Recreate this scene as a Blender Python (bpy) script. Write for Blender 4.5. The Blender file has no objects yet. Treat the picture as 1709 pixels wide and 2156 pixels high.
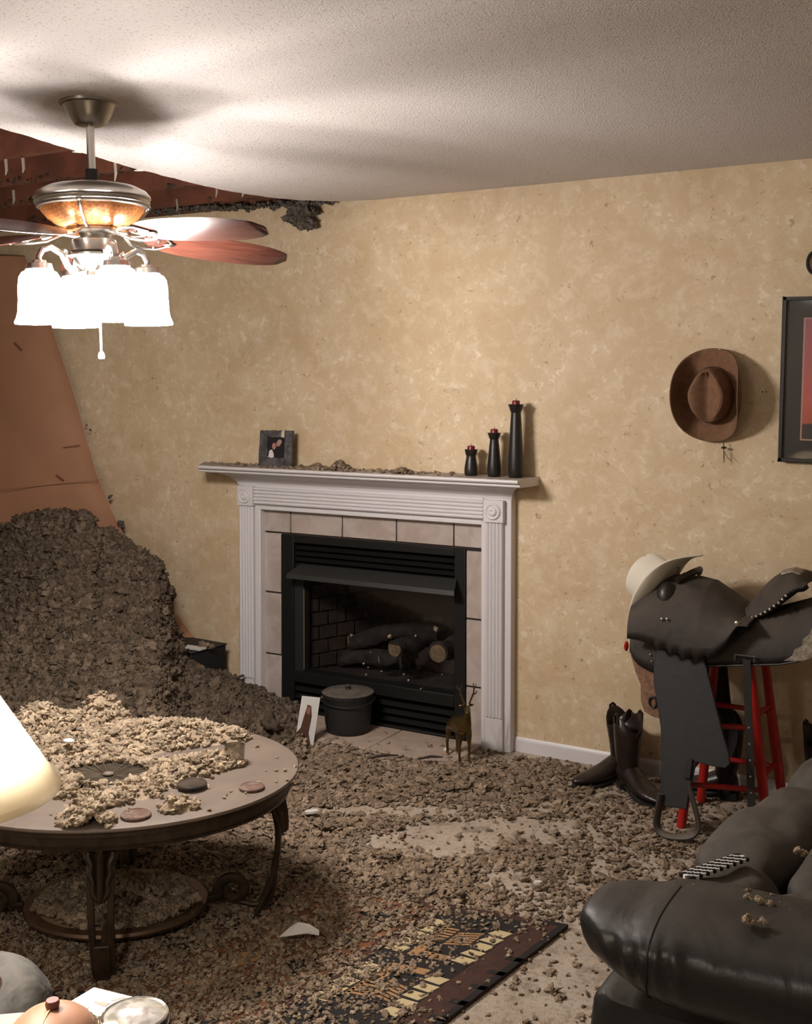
import bpy, bmesh, math, random
import numpy as np
from math import sin, cos, pi, radians, sqrt, atan2, hypot
from mathutils import Vector, Matrix

S = bpy.context.scene
COL = S.collection

# ------------------------------------------------------------------ camera
F, CX, CY, PITCH, YAW = 2400.0, 854.5, 890.0, radians(2.0), radians(30.246)
CAM = np.array([0.0, -4.447, 1.586])
FW = np.array([-sin(YAW) * cos(PITCH), cos(YAW) * cos(PITCH), -sin(PITCH)])
RT = np.array([cos(YAW), sin(YAW), 0.0])
UP = np.cross(RT, FW)
cam_data = bpy.data.cameras.new('camera')
cam_data.sensor_width = 36.0
cam_data.lens = F / 2156 * 36.0
cam_data.shift_x = 0.0
cam_data.shift_y = -(1078 - CY) / 2156
cam_data.clip_start = 0.05
cam = bpy.data.objects.new('camera', cam_data)
COL.objects.link(cam)
cam.location = CAM
cam.rotation_euler = Matrix((RT, UP, -FW)).transposed().to_euler()
S.camera = cam

# ------------------------------------------------------------------ light level
w = bpy.data.worlds.new('world')
S.world = w
w.use_nodes = True
w.node_tree.nodes['Background'].inputs[0].default_value = (1.0, 0.9, 0.8, 1)
w.node_tree.nodes['Background'].inputs[1].default_value = 0.05
S.view_settings.view_transform = 'Standard'
S.view_settings.look = 'None'
S.view_settings.gamma = 1.0
S.view_settings.use_curve_mapping = False
S.view_settings.exposure = 0.60
S.cycles.max_bounces = 8
S.cycles.diffuse_bounces = 4
S.cycles.glossy_bounces = 3
S.cycles.transparent_max_bounces = 8
FAN_SHADE_GLOW = 54.0        # lit glass of the fan's four lamps
FAN_BULB_GLOW = 420.0        # the bulbs inside them
LAMP_WATT = 11.5              # bulb of the table lamp


def ray(px, py):
    return FW + RT * (px - CX) / F - UP * (py - CY) / F


def onY(px, py, Y):
    d = ray(px, py)
    return CAM + d * ((Y - CAM[1]) / d[1])


def onZ(px, py, Z):
    d = ray(px, py)
    return CAM + d * ((Z - CAM[2]) / d[2])


def V(*a):
    return np.array(a, float)


# ------------------------------------------------------------------ mesh helpers
class MB:
    def __init__(s):
        s.v = []
        s.f = []
        s.mi = []

    def add(s, vs, fs, m=0):
        o = len(s.v)
        s.v += [tuple(float(c) for c in p) for p in vs]
        s.f += [tuple(i + o for i in f) for f in fs]
        s.mi += [m] * len(fs)

    def box(s, x0, x1, y0, y1, z0, z1, m=0):
        vs = [(x, y, z) for z in (z0, z1) for y in (y0, y1) for x in (x0, x1)]
        s.add(vs, [(0, 2, 3, 1), (4, 5, 7, 6), (0, 1, 5, 4), (2, 6, 7, 3), (0, 4, 6, 2), (1, 3, 7, 5)], m)

    def beam(s, a, b, wx, wz, up=(0, 0, 1)):
        a, b, up = V(*a), V(*b), V(*up)
        d = (b - a) / np.linalg.norm(b - a)
        n = np.cross(d, up)
        if np.linalg.norm(n) < 1e-5:
            n = np.cross(d, V(1, 0, 0))
        n /= np.linalg.norm(n)
        u = np.cross(n, d)
        q = [n * wx / 2 * i + u * wz / 2 * j for i, j in ((-1, -1), (1, -1), (1, 1), (-1, 1))]
        vs = [a + p for p in q] + [b + p for p in q]
        s.add(vs, [(3, 2, 1, 0), (4, 5, 6, 7), (0, 1, 5, 4), (1, 2, 6, 5), (2, 3, 7, 6), (3, 0, 4, 7)])

    def rings(s, R, close=True, cap=True, m=0):
        n = len(R[0])
        vs = [p for r in R for p in r]
        fs = []
        for i in range(len(R) - 1):
            for j in range(n if close else n - 1):
                k = (j + 1) % n
                fs.append((i * n + j, i * n + k, (i + 1) * n + k, (i + 1) * n + j))
        if cap and close:
            fs.append(tuple(reversed(range(n))))
            fs.append(tuple((len(R) - 1) * n + j for j in range(n)))
        s.add(vs, fs, m)

    def lathe(s, prof, n=32, c=(0, 0, 0), cap=True, a0=0, rx=1, ry=1, m=0):
        R = [[(c[0] + max(r, 1e-4) * rx * cos(2 * pi * j / n + a0), c[1] + max(r, 1e-4) * ry * sin(2 * pi * j / n + a0), c[2] + z)
              for j in range(n)] for r, z in prof]
        s.rings(R, True, cap, m)

    def tube(s, pts, rad, n=8, closed=False, flat=1.0, m=0):
        pts = [V(*p) for p in pts]
        N = len(pts)
        if not hasattr(rad, '__len__'):
            rad = [rad] * N
        T = []
        for i in range(N):
            a = pts[(i - 1) % N] if closed or i else pts[0]
            b = pts[(i + 1) % N] if closed or i < N - 1 else pts[-1]
            d = b - a
            T.append(d / (np.linalg.norm(d) + 1e-9))
        u = np.cross(T[0], V(0, 0, 1))
        if np.linalg.norm(u) < 1e-3:
            u = np.cross(T[0], V(0, 1, 0))
        u /= np.linalg.norm(u)
        R = []
        for i in range(N):
            u = u - T[i] * np.dot(u, T[i])
            u /= np.linalg.norm(u)
            w_ = np.cross(T[i], u)
            R.append([pts[i] + rad[i] * (cos(2 * pi * j / n) * u + flat * sin(2 * pi * j / n) * w_) for j in range(n)])
        if closed:
            R.append(R[0])
        s.rings(R, True, not closed, m)

    def prism(s, poly, fn, a0, a1, m=0):
        """poly: 2-D outline; fn(p, q, a) -> xyz; extruded from a0 to a1"""
        n = len(poly)
        vs = [fn(p, q, a0) for p, q in poly] + [fn(p, q, a1) for p, q in poly]
        fs = [(i, (i + 1) % n, n + (i + 1) % n, n + i) for i in range(n)]
        fs += [tuple(reversed(range(n))), tuple(range(n, 2 * n))]
        s.add(vs, fs, m)

    def grid(s, fn, nu, nv, m=0):
        vs = [fn(i / nu, j / nv) for i in range(nu + 1) for j in range(nv + 1)]
        k = nv + 1
        s.add(vs, [(i * k + j, (i + 1) * k + j, (i + 1) * k + j + 1, i * k + j + 1) for i in range(nu) for j in range(nv)], m)

    def sphere(s, c, r, n=12, k=8, sc=(1, 1, 1), m=0):
        R = []
        for i in range(k + 1):
            a = -pi / 2 + pi * i / k
            R.append([(c[0] + r * sc[0] * max(cos(a), 1e-3) * cos(2 * pi * j / n), c[1] + r * sc[1] * max(cos(a), 1e-3) * sin(2 * pi * j / n),
                       c[2] + r * sc[2] * sin(a)) for j in range(n)])
        s.rings(R, True, True, m)

    def build(s, name, mat, parent=None, smooth=True, bevel=0, solid=0, sub=0, ang=35, seg=2):
        me = bpy.data.meshes.new(name)
        me.from_pydata(s.v, [], s.f)
        bm = bmesh.new()
        bm.from_mesh(me)
        if not solid:
            bmesh.ops.remove_doubles(bm, verts=bm.verts, dist=1e-6)
        bmesh.ops.recalc_face_normals(bm, faces=bm.faces)
        bm.to_mesh(me)
        bm.free()
        mats = mat if isinstance(mat, (list, tuple)) else [mat]
        for m_ in mats:
            me.materials.append(m_)
        if len(mats) > 1 and len(me.polygons) == len(s.mi):
            me.polygons.foreach_set('material_index', s.mi)
        if smooth:
            me.polygons.foreach_set('use_smooth', [True] * len(me.polygons))
            me.set_sharp_from_angle(angle=radians(ang))
        o = bpy.data.objects.new(name, me)
        COL.objects.link(o)
        if parent is not None:
            o.parent = parent
        if solid:
            md = o.modifiers.new('thickness', 'SOLIDIFY')
            md.thickness = solid
            md.offset = 0
        if bevel:
            md = o.modifiers.new('bevel', 'BEVEL')
            md.width = bevel
            md.segments = seg
            md.limit_method = 'ANGLE'
        if sub:
            md = o.modifiers.new('sub', 'SUBSURF')
            md.levels = sub
            md.render_levels = sub
        return o


def tag(o, label=None, cat=None, group=None, kind=None):
    for k, v_ in (('label', label), ('category', cat), ('group', group), ('kind', kind)):
        if v_:
            o[k] = v_
    return o


def empty(name, loc, label, cat, group=None, rot=None):
    o = bpy.data.objects.new(name, None)
    o.empty_display_size = 0.05
    COL.objects.link(o)
    o.location = loc
    if rot:
        o.rotation_euler = rot
    return tag(o, label, cat, group)


def copy_tree(o, parent=None):
    c = o.copy()
    COL.objects.link(c)
    if parent is not None:
        c.parent = parent
    for ch in list(o.children):
        copy_tree(ch, c)
    return c


# ------------------------------------------------------------------ noise
RNG = np.random.RandomState(7)
_T = RNG.rand(256, 256)


def vn(x, y, seed=0):
    x = np.asarray(x, float) + seed * 17.31
    y = np.asarray(y, float) + seed * 9.73
    xi, yi = np.floor(x).astype(int), np.floor(y).astype(int)
    fx, fy = x - xi, y - yi
    fx, fy = fx * fx * (3 - 2 * fx), fy * fy * (3 - 2 * fy)
    g = lambda a, b: _T[a & 255, b & 255]
    return (g(xi, yi) * (1 - fx) + g(xi + 1, yi) * fx) * (1 - fy) + (g(xi, yi + 1) * (1 - fx) + g(xi + 1, yi + 1) * fx) * fy


def fbm(x, y, octs=4, seed=0):
    s_, a_, t_ = 0, 1.0, 0
    for i in range(octs):
        s_ = s_ + a_ * vn(x * 2 ** i, y * 2 ** i, seed + i)
        t_ += a_
        a_ *= 0.55
    return s_ / t_


# ------------------------------------------------------------------ materials
class NT:
    def __init__(s, name):
        s.m = bpy.data.materials.new(name)
        s.m.use_nodes = True
        s.t = s.m.node_tree
        s.b = s.t.nodes['Principled BSDF']
        s.tc = s.t.nodes.new('ShaderNodeTexCoord')

    def n(s, typ, **kw):
        x = s.t.nodes.new(typ)
        for k, v_ in kw.items():
            if k.startswith('i_'):
                x.inputs[k[2:].replace('_', ' ')].default_value = v_
            else:
                setattr(x, k, v_)
        return x

    def l(s, a, b):
        s.t.links.new(a, b)

    def noise(s, scale, detail=4, dist=0.0, rough=0.5, vec=None):
        x = s.n('ShaderNodeTexNoise')
        x.inputs['Scale'].default_value = scale
        x.inputs['Detail'].default_value = detail
        x.inputs['Distortion'].default_value = dist
        x.inputs['Roughness'].default_value = rough
        s.l(vec if vec is not None else s.tc.outputs['Object'], x.inputs['Vector'])
        return x.outputs['Fac']

    def step(s, val, a, b):
        r = s.n('ShaderNodeMapRange', interpolation_type='SMOOTHSTEP')
        r.inputs['From Min'].default_value = a
        r.inputs['From Max'].default_value = b
        s.l(val, r.inputs['Value'])
        return r.outputs['Result']

    def mix(s, fac, a, b, blend='MIX'):
        x = s.n('ShaderNodeMix', data_type='RGBA', blend_type=blend)
        for sock, val in ((x.inputs[0], fac), (x.inputs[6], a), (x.inputs[7], b)):
            if isinstance(val, (int, float)):
                sock.default_value = val
            elif isinstance(val, (tuple, list)):
                sock.default_value = (*val, 1) if len(val) == 3 else val
            else:
                s.l(val, sock)
        return x.outputs[2]

    def mul(s, a, b):
        x = s.n('ShaderNodeMath', operation='MULTIPLY')
        for i, q in enumerate((a, b)):
            if isinstance(q, (int, float)):
                x.inputs[i].default_value = q
            else:
                s.l(q, x.inputs[i])
        return x.outputs[0]

    def bump(s, h, strength=0.3, dist=0.01, normal=None):
        x = s.n('ShaderNodeBump')
        x.inputs['Strength'].default_value = strength
        x.inputs['Distance'].default_value = dist
        s.l(h, x.inputs['Height'])
        if normal is not None:
            s.l(normal, x.inputs['Normal'])
        s.l(x.outputs['Normal'], s.b.inputs['Normal'])
        return x.outputs['Normal']

    def color(s, c):
        if isinstance(c, (tuple, list)):
            s.b.inputs['Base Color'].default_value = (*c, 1)
        else:
            s.l(c, s.b.inputs['Base Color'])

    def dust(s, base, dcol=(0.2, 0.165, 0.125), lo=0.2, hi=0.95, amt=0.8, scale=30):
        """a layer of settled dust on faces that look up"""
        g = s.n('ShaderNodeNewGeometry')
        x = s.n('ShaderNodeSeparateXYZ')
        s.l(g.outputs['Normal'], x.inputs[0])
        k = s.step(x.outputs['Z'], lo, hi)
        nz = s.step(s.noise(scale, 5), 0.3, 0.62)
        k2 = s.mul(s.mul(k, amt), s.mix(0.6, (1, 1, 1), nz))
        return s.mix(k2, base, dcol), k2


def mat(name, col, rough=0.6, metal=0.0, col2=None, vs=8, lo=0.35, hi=0.65, bump=0, bs=60, bd=0.004, spec=0.5, dust=None, coat=0, rough2=None):
    t = NT(name)
    c = col
    if col2:
        c = t.mix(t.step(t.noise(vs, 5, 0.6), lo, hi), col, col2)
    t.b.inputs['Roughness'].default_value = rough
    t.b.inputs['Metallic'].default_value = metal
    t.b.inputs['Specular IOR Level'].default_value = spec
    if coat:
        t.b.inputs['Coat Weight'].default_value = coat
        t.b.inputs['Coat Roughness'].default_value = 0.15
    if dust:
        c, k = t.dust(c, **dust)
        r = t.n('ShaderNodeMapRange')
        r.inputs['To Min'].default_value = rough
        r.inputs['To Max'].default_value = 0.95
        t.l(k, r.inputs['Value'])
        t.l(r.outputs['Result'], t.b.inputs['Roughness'])
    t.color(c)
    if bump:
        t.bump(t.noise(bs, 6), bump, bd)
    return t.m


def mat_wall():
    t = NT('sponged_yellow_paint')
    a = t.step(t.noise(3.2, 5, 0.8, 0.6), 0.36, 0.66)
    c = t.mix(a, (0.562, 0.421, 0.254), (0.63, 0.493, 0.317))
    m = t.step(t.noise(13, 8, 0.5, 0.7), 0.46, 0.64)
    c = t.mix(t.mul(m, 0.6), c, (0.71, 0.592, 0.418))
    b = t.step(t.noise(22, 9, 0.35, 0.74), 0.535, 0.615)
    c = t.mix(t.mul(t.mul(b, a), 0.8), c, (0.79, 0.69, 0.54))
    f = t.step(t.noise(30, 9, 0.3, 0.76), 0.572, 0.625)
    g = t.step(t.noise(7, 3, 0.4, 0.5), 0.42, 0.62)
    c = t.mix(t.mul(t.mul(f, g), 0.85), c, (0.33, 0.215, 0.10))
    t.color(c)
    t.b.inputs['Roughness'].default_value = 0.62
    t.bump(t.noise(40, 7, 0.6, 0.6), 0.4, 0.003)
    return t.m


def mat_ceiling():
    t = NT('popcorn_ceiling')
    v_ = t.n('ShaderNodeTexVoronoi')
    v_.inputs['Scale'].default_value = 170
    t.l(t.tc.outputs['Object'], v_.inputs['Vector'])
    n1 = t.noise(240, 4)
    h = t.n('ShaderNodeMath', operation='ADD')
    t.l(t.mul(v_.outputs['Distance'], 0.8), h.inputs[0])
    t.l(n1, h.inputs[1])
    c = t.mix(t.step(t.noise(110, 4), 0.585, 0.66), (0.60, 0.56, 0.54), (0.43, 0.375, 0.33))  # speckles: shade between the popcorn grains, put into the colour
    t.color(c)
    t.b.inputs['Roughness'].default_value = 0.9
    t.bump(h.outputs[0], 0.42, 0.005)
    return t.m


def mat_carpet():
    t = NT('beige_carpet')
    c = t.mix(t.step(t.noise(5, 5, 0.5), 0.35, 0.65), (0.47, 0.385, 0.295), (0.56, 0.475, 0.375))
    c = t.mix(t.mul(t.step(t.noise(11, 9, 0.3, 0.72), 0.50, 0.62), 0.62), c, (0.235, 0.172, 0.115))
    c = t.mix(t.mul(t.step(t.noise(60, 6), 0.5, 0.66), 0.45), c, (0.25, 0.185, 0.125))
    t.color(c)
    t.b.inputs['Roughness'].default_value = 0.95
    t.bump(t.noise(260, 4), 0.8, 0.01)
    return t.m


def mat_insul(name, a=(0.25, 0.182, 0.122), b=(0.38, 0.29, 0.205)):
    t = NT(name)
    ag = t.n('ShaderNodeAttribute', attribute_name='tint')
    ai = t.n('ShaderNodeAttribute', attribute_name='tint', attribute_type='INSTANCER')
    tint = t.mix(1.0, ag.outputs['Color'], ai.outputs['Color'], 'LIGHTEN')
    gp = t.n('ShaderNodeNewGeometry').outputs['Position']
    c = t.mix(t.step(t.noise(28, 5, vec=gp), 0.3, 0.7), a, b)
    pit = t.step(t.noise(150, 5, 0.4, 0.65, vec=gp), 0.50, 0.64)  # shaded gaps between the fibres, put into the colour
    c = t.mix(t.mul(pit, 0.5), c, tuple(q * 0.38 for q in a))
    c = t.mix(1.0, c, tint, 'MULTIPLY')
    t.color(c)
    t.b.inputs['Roughness'].default_value = 0.95
    t.b.inputs['Specular IOR Level'].default_value = 0.1
    t.bump(t.noise(260, 5, 0.3, 0.65, vec=gp), 0.6, 0.006)
    return t.m


def mat_emit(name, col, s_):
    t = NT(name)
    t.b.inputs['Base Color'].default_value = (0.8, 0.78, 0.74, 1)
    t.b.inputs['Roughness'].default_value = 0.4
    t.b.inputs['Emission Color'].default_value = (*col, 1)
    t.b.inputs['Emission Strength'].default_value = s_
    return t.m


def mat_glass(name, alpha=0.12, tint=(1, 1, 1), rough=0.03):
    t = NT(name)
    tr = t.n('ShaderNodeBsdfTransparent')
    tr.inputs[0].default_value = (*tint, 1)
    gl = t.n('ShaderNodeBsdfGlossy')
    gl.inputs['Roughness'].default_value = rough
    mx = t.n('ShaderNodeMixShader')
    mx.inputs[0].default_value = alpha
    t.l(tr.outputs[0], mx.inputs[1])
    t.l(gl.outputs[0], mx.inputs[2])
    t.l(mx.outputs[0], t.t.nodes['Material Output'].inputs[0])
    return t.m


def mat_wood_blade():
    t = NT('mahogany_blade')
    mp = t.n('ShaderNodeMapping')
    mp.inputs['Scale'].default_value = (3, 45, 45)
    t.l(t.tc.outputs['Object'], mp.inputs[0])
    c = t.mix(t.step(t.noise(2.0, 6, 1.0, vec=mp.outputs[0]), 0.3, 0.7), (0.048, 0.0145, 0.0095), (0.085, 0.028, 0.018))
    t.color(c)
    t.b.inputs['Roughness'].default_value = 0.32
    return t.m


def mat_wicker():
    t = NT('amber_woven_bowl')
    a = t.n('ShaderNodeTexChecker')
    a.inputs['Scale'].default_value = 90
    t.l(t.tc.outputs['Object'], a.inputs['Vector'])
    c = t.mix(a.outputs['Fac'], (0.42, 0.17, 0.05), (0.30, 0.10, 0.03))
    t.color(c)
    t.b.inputs['Roughness'].default_value = 0.35
    t.b.inputs['Metallic'].default_value = 0.3
    t.bump(a.outputs['Fac'], 0.5, 0.002)
    return t.m


def mat_tile():
    t = NT('beige_ceramic_tile')
    oi = t.n('ShaderNodeObjectInfo')
    c = t.mix(t.step(t.noise(9, 6, 0.8), 0.32, 0.68), (0.40, 0.325, 0.285), (0.52, 0.455, 0.415))
    c = t.mix(t.mul(oi.outputs['Random'], 0.35), c, (0.36, 0.29, 0.25))
    t.color(c)
    t.b.inputs['Roughness'].default_value = 0.35
    t.bump(t.noise(25, 4), 0.15, 0.002)
    return t.m


def mat_leather(name, base, dcol=(0.17, 0.135, 0.10), amt=0.8, lo=0.25, hi=0.95, rough=0.36, wr=0.3, scale=14):
    t = NT(name)
    c, k = t.dust(base, dcol, lo, hi, amt, scale)
    t.color(c)
    r = t.n('ShaderNodeMapRange')
    r.inputs['To Min'].default_value = rough
    r.inputs['To Max'].default_value = 0.9
    t.l(k, r.inputs['Value'])
    t.l(r.outputs['Result'], t.b.inputs['Roughness'])
    n1 = t.bump(t.noise(220, 3), 0.12, 0.002)
    b2 = t.n('ShaderNodeBump')
    b2.inputs['Strength'].default_value = wr
    b2.inputs['Distance'].default_value = 0.02
    t.l(t.noise(9, 3, 1.2), b2.inputs['Height'])
    t.l(n1, b2.inputs['Normal'])
    t.l(b2.outputs['Normal'], t.b.inputs['Normal'])
    return t.m


M = {}
M['wall'] = mat_wall()
M['ceil'] = mat_ceiling()
M['carpet'] = mat_carpet()
M['insul'] = mat_insul('blown_insulation')
M['insul_l'] = mat_insul('lamplit_insulation', (0.40, 0.305, 0.205), (0.53, 0.425, 0.30))  # same insulation as the floor's, stronger lamplight put into its colour
M['white'] = mat('white_painted_wood', (0.66, 0.635, 0.64), 0.4, bump=0.05, bs=30)
M['plain'] = mat('plain_wall_paint', (0.62, 0.55, 0.43), 0.8)
M['kraft'] = mat('brown_paper_backing', (0.31, 0.155, 0.082), 0.8, col2=(0.355, 0.18, 0.10), vs=3)
M['gyp'] = mat('white_gypsum', (0.62, 0.59, 0.54), 0.9, bump=0.3, bs=120)
M['joist'] = mat('old_red_timber', (0.20, 0.068, 0.036), 0.8, col2=(0.12, 0.04, 0.022), vs=6)
M['black'] = mat('black_enamel', (0.009, 0.009, 0.008), 0.5, spec=0.25)
M['blackm'] = mat('matte_black', (0.010, 0.010, 0.010), 0.7)
M['holder'] = mat('black_turned_wood', (0.012, 0.010, 0.009), 0.38, bump=0.1, bs=150)
M['candle'] = mat('dark_red_wax', (0.16, 0.006, 0.010), 0.35)
M['wick'] = mat('burnt_wick', (0.02, 0.015, 0.012), 0.9)
M['tile'] = mat_tile()
M['grout'] = mat('dark_joint', (0.03, 0.02, 0.018), 0.95)
M['brick'] = mat('firebox_brick', (0.026, 0.015, 0.010), 0.9, col2=(0.014, 0.009, 0.007), vs=14, bump=0.4, bs=60)
M['log'] = mat('ceramic_log', (0.028, 0.02, 0.015), 0.9, col2=(0.010, 0.008, 0.006), vs=18, bump=0.8, bs=40, bd=0.01)
M['logend'] = mat('sawn_log_end', (0.17, 0.12, 0.065), 0.85, col2=(0.10, 0.07, 0.04), vs=40)
M['glass'] = mat_glass('firebox_glass', 0.03)
M['cglass'] = mat_glass('dusty_clear_glass', 0.35, (0.62, 0.58, 0.50), 0.25)
M['nickel'] = mat('brushed_nickel', (0.48, 0.45, 0.41), 0.28, 1.0)
M['pewter'] = mat('pewter_canopy', (0.34, 0.32, 0.29), 0.32, 1.0)
M['blade'] = mat_wood_blade()
M['wicker'] = mat_wicker()
def mat_lit_glass():
    t = NT('lit_frosted_glass')
    tr = t.n('ShaderNodeBsdfTransparent')
    em = t.n('ShaderNodeEmission')
    em.inputs[0].default_value = (1.0, 0.93, 0.89, 1)
    em.inputs[1].default_value = FAN_SHADE_GLOW
    mx = t.n('ShaderNodeMixShader')
    mx.inputs[0].default_value = 0.55
    t.l(tr.outputs[0], mx.inputs[1])
    t.l(em.outputs[0], mx.inputs[2])
    t.l(mx.outputs[0], t.t.nodes['Material Output'].inputs[0])
    return t.m


M['shade'] = mat_lit_glass()
M['fanbulb'] = mat_emit('fan_bulb', (1.0, 0.92, 0.87), FAN_BULB_GLOW)
M['chain'] = mat('pull_chain', (0.75, 0.7, 0.62), 0.35, 0.6)
M['iron'] = mat('bronze_wrought_iron', (0.040, 0.027, 0.018), 0.42, 0.5, col2=(0.065, 0.042, 0.026), vs=20, bump=0.2, bs=90)
M['ironl'] = mat('worn_bronze_iron', (0.11, 0.065, 0.04), 0.4, 0.6)
M['tabletop'] = mat('dusty_table_glass', (0.17, 0.132, 0.105), 0.5, col2=(0.21, 0.165, 0.13), vs=9, lo=0.3, hi=0.7)
M['coaster'] = mat('rust_coaster', (0.12, 0.06, 0.042), 0.85, col2=(0.19, 0.135, 0.105), vs=40)
M['dark'] = mat('dark_dusty_bowl', (0.026, 0.021, 0.016), 0.35, col2=(0.07, 0.055, 0.04), vs=18)
M['cast'] = mat('cast_iron', (0.014, 0.013, 0.013), 0.6, bump=0.2, bs=80, dust=dict(amt=0.75, dcol=(0.17, 0.14, 0.11), lo=0.6, hi=0.98))
M['brass'] = mat('aged_brass', (0.22, 0.15, 0.055), 0.38, 0.85, col2=(0.10, 0.065, 0.025), vs=18)
M['bootl'] = mat('dark_boot_leather', (0.016, 0.009, 0.007), 0.34, bump=0.25, bs=30, bd=0.01)
M['sole'] = mat('boot_sole', (0.012, 0.009, 0.008), 0.7)
M['saddle'] = mat_leather('dusty_black_saddle', (0.014, 0.011, 0.010), (0.075, 0.058, 0.044), 0.9, -0.5, 0.7, 0.55, 0.2)
M['saddlef'] = mat_leather('black_fender_leather', (0.011, 0.0115, 0.012), (0.07, 0.055, 0.045), 0.5, 0.3, 0.9, 0.62, 0.1)
M['swell'] = mat('worn_swell_leather', (0.020, 0.014, 0.011), 0.4)
M['silver'] = mat('silver_trim', (0.62, 0.58, 0.5), 0.35, 1.0, bump=0.3, bs=120)
M['silverp'] = mat('engraved_silver_plate', (0.42, 0.37, 0.30), 0.55, 0.4, col2=(0.25, 0.21, 0.16), vs=70, bump=0.6, bs=120)
M['red'] = mat('red_lacquer', (0.42, 0.016, 0.010), 0.35, col2=(0.33, 0.012, 0.008), vs=14)
M['rope'] = mat('tan_mohair_cinch', (0.27, 0.15, 0.09), 0.9, col2=(0.18, 0.095, 0.055), vs=60, bump=0.6, bs=90)
M['strap'] = mat('black_strap', (0.017, 0.016, 0.013), 0.5)
M['hatb'] = mat('brown_felt', (0.20, 0.105, 0.055), 0.95, col2=(0.16, 0.08, 0.042), vs=40, bump=0.2, bs=200)
M['hatbd'] = mat('speckled_brown_felt', (0.12, 0.062, 0.036), 0.9, col2=(0.24, 0.15, 0.09), vs=120, lo=0.5, hi=0.62)
M['hatw'] = mat('cream_straw', (0.72, 0.67, 0.56), 0.8, bump=0.25, bs=260, bd=0.002)
M['armch'] = mat_leather('dusty_black_leather', (0.010, 0.011, 0.0115), (0.060, 0.050, 0.037), 0.75, 0.45, 0.98, 0.33, 0.22)
M['seatl'] = mat_leather('grey_dust_leather', (0.03, 0.028, 0.025), (0.095, 0.08, 0.062), 0.95, -0.1, 0.75, 0.45, 0.25)
M['sofal'] = mat_leather('ash_covered_leather', (0.04, 0.04, 0.04), (0.17, 0.16, 0.152), 0.95, -0.2, 0.7, 0.5, 0.9)
M['paper'] = mat('white_paper', (0.8, 0.79, 0.77), 0.7)
M['endt'] = mat('grey_end_table', (0.20, 0.20, 0.20), 0.5, col2=(0.26, 0.25, 0.24), vs=12)
M['canteen'] = mat('tan_leather', (0.36, 0.19, 0.125), 0.5, col2=(0.29, 0.145, 0.09), vs=16)
M['canteend'] = mat('dark_red_leather', (0.16, 0.045, 0.03), 0.5)
M['lace'] = mat('pale_lacing', (0.75, 0.55, 0.26), 0.7)
M['chrome'] = mat('bright_chrome', (0.75, 0.73, 0.70), 0.12, 1.0)
M['rugb'] = mat('brown_rug_pile', (0.062, 0.024, 0.015), 0.95, col2=(0.042, 0.017, 0.011), vs=30, bump=0.7, bs=300)
M['rugk'] = mat('black_rug_pile', (0.012, 0.009, 0.008), 0.95, bump=0.7, bs=300)
M['rugc'] = mat('cream_rug_pile', (0.52, 0.42, 0.235), 0.95, bump=0.7, bs=300)
M['rugo'] = mat('ochre_rug_pile', (0.36, 0.20, 0.085), 0.95, bump=0.7, bs=300)
M['rugr'] = mat('rust_rug_pile', (0.19, 0.075, 0.028), 0.95, col2=(0.11, 0.04, 0.017), vs=18, bump=0.7, bs=300)
M['framek'] = mat('dark_picture_frame', (0.018, 0.014, 0.012), 0.35)
M['matbd'] = mat('charcoal_mat_board', (0.030, 0.025, 0.022), 0.7)
M['pinkln'] = mat('copper_mat_line', (0.42, 0.24, 0.18), 0.6)
M['pframe'] = mat('grey_distressed_frame', (0.09, 0.085, 0.085), 0.6, col2=(0.035, 0.03, 0.03), vs=30)
M['photok'] = mat('photo_dark', (0.012, 0.010, 0.012), 0.35)
M['skin'] = mat('photo_skin', (0.36, 0.17, 0.13), 0.5)
M['shirt'] = mat('photo_white', (0.62, 0.56, 0.56), 0.5)
M['hair'] = mat('photo_hair', (0.32, 0.25, 0.21), 0.5)
M['brownp'] = mat('photo_brown', (0.10, 0.05, 0.03), 0.5)
M['specker'] = mat('black_cabinet_vinyl', (0.010, 0.010, 0.010), 0.6)
M['basket'] = mat('dark_wicker', (0.05, 0.035, 0.02), 0.8, col2=(0.12, 0.08, 0.035), vs=50, bump=0.6, bs=80)
M['shred'] = mat('dirty_paper', (.30, .25, .20), .9)
M['stick'] = mat('dark_stick', (0.03, 0.02, 0.014), 0.8)

# ------------------------------------------------------------------ structure
HC = 2.42
FX0, FX1, FZ1 = -3.277, -2.278, 0.856      # firebox opening
mb = MB()
mb.box(-6.2, FX0, 0.0, 0.12, 0.0, 2.44)
mb.box(FX1, 1.3, 0.0, 0.12, 0.0, 2.44)
mb.box(FX0, FX1, 0.0, 0.12, FZ1, 2.44)
wall = tag(mb.build('wall_back', M['wall'], smooth=False), kind='structure')
for nm, b in (('wall_left', (-6.2, -6.08, -6.6, 0)), ('wall_right', (1.18, 1.3, -6.6, 0)), ('wall_front', (-6.2, 1.3, -6.72, -6.6))):
    mb = MB()
    mb.box(*b, 0, 2.9)
    tag(mb.build(nm, M['plain'], smooth=False), kind='structure')
mb = MB()
mb.box(-6.2, 1.3, -6.7, 0.5, -0.1, 0.0)
tag(mb.build('floor', M['carpet'], smooth=False), kind='structure')
for nm, x0, x1 in (('baseboard_left', -6.08, -3.515), ('baseboard_right', -2.045, 1.18)):
    mb = MB()
    mb.prism([(0, 0), (0, 0.062), (-0.004, 0.062), (-0.010, 0.054), (-0.012, 0.045), (-0.012, 0)], lambda p, q, a: (a, p, q), x0, x1)
    tag(mb.build(nm, M['white']), kind='structure')

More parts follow.
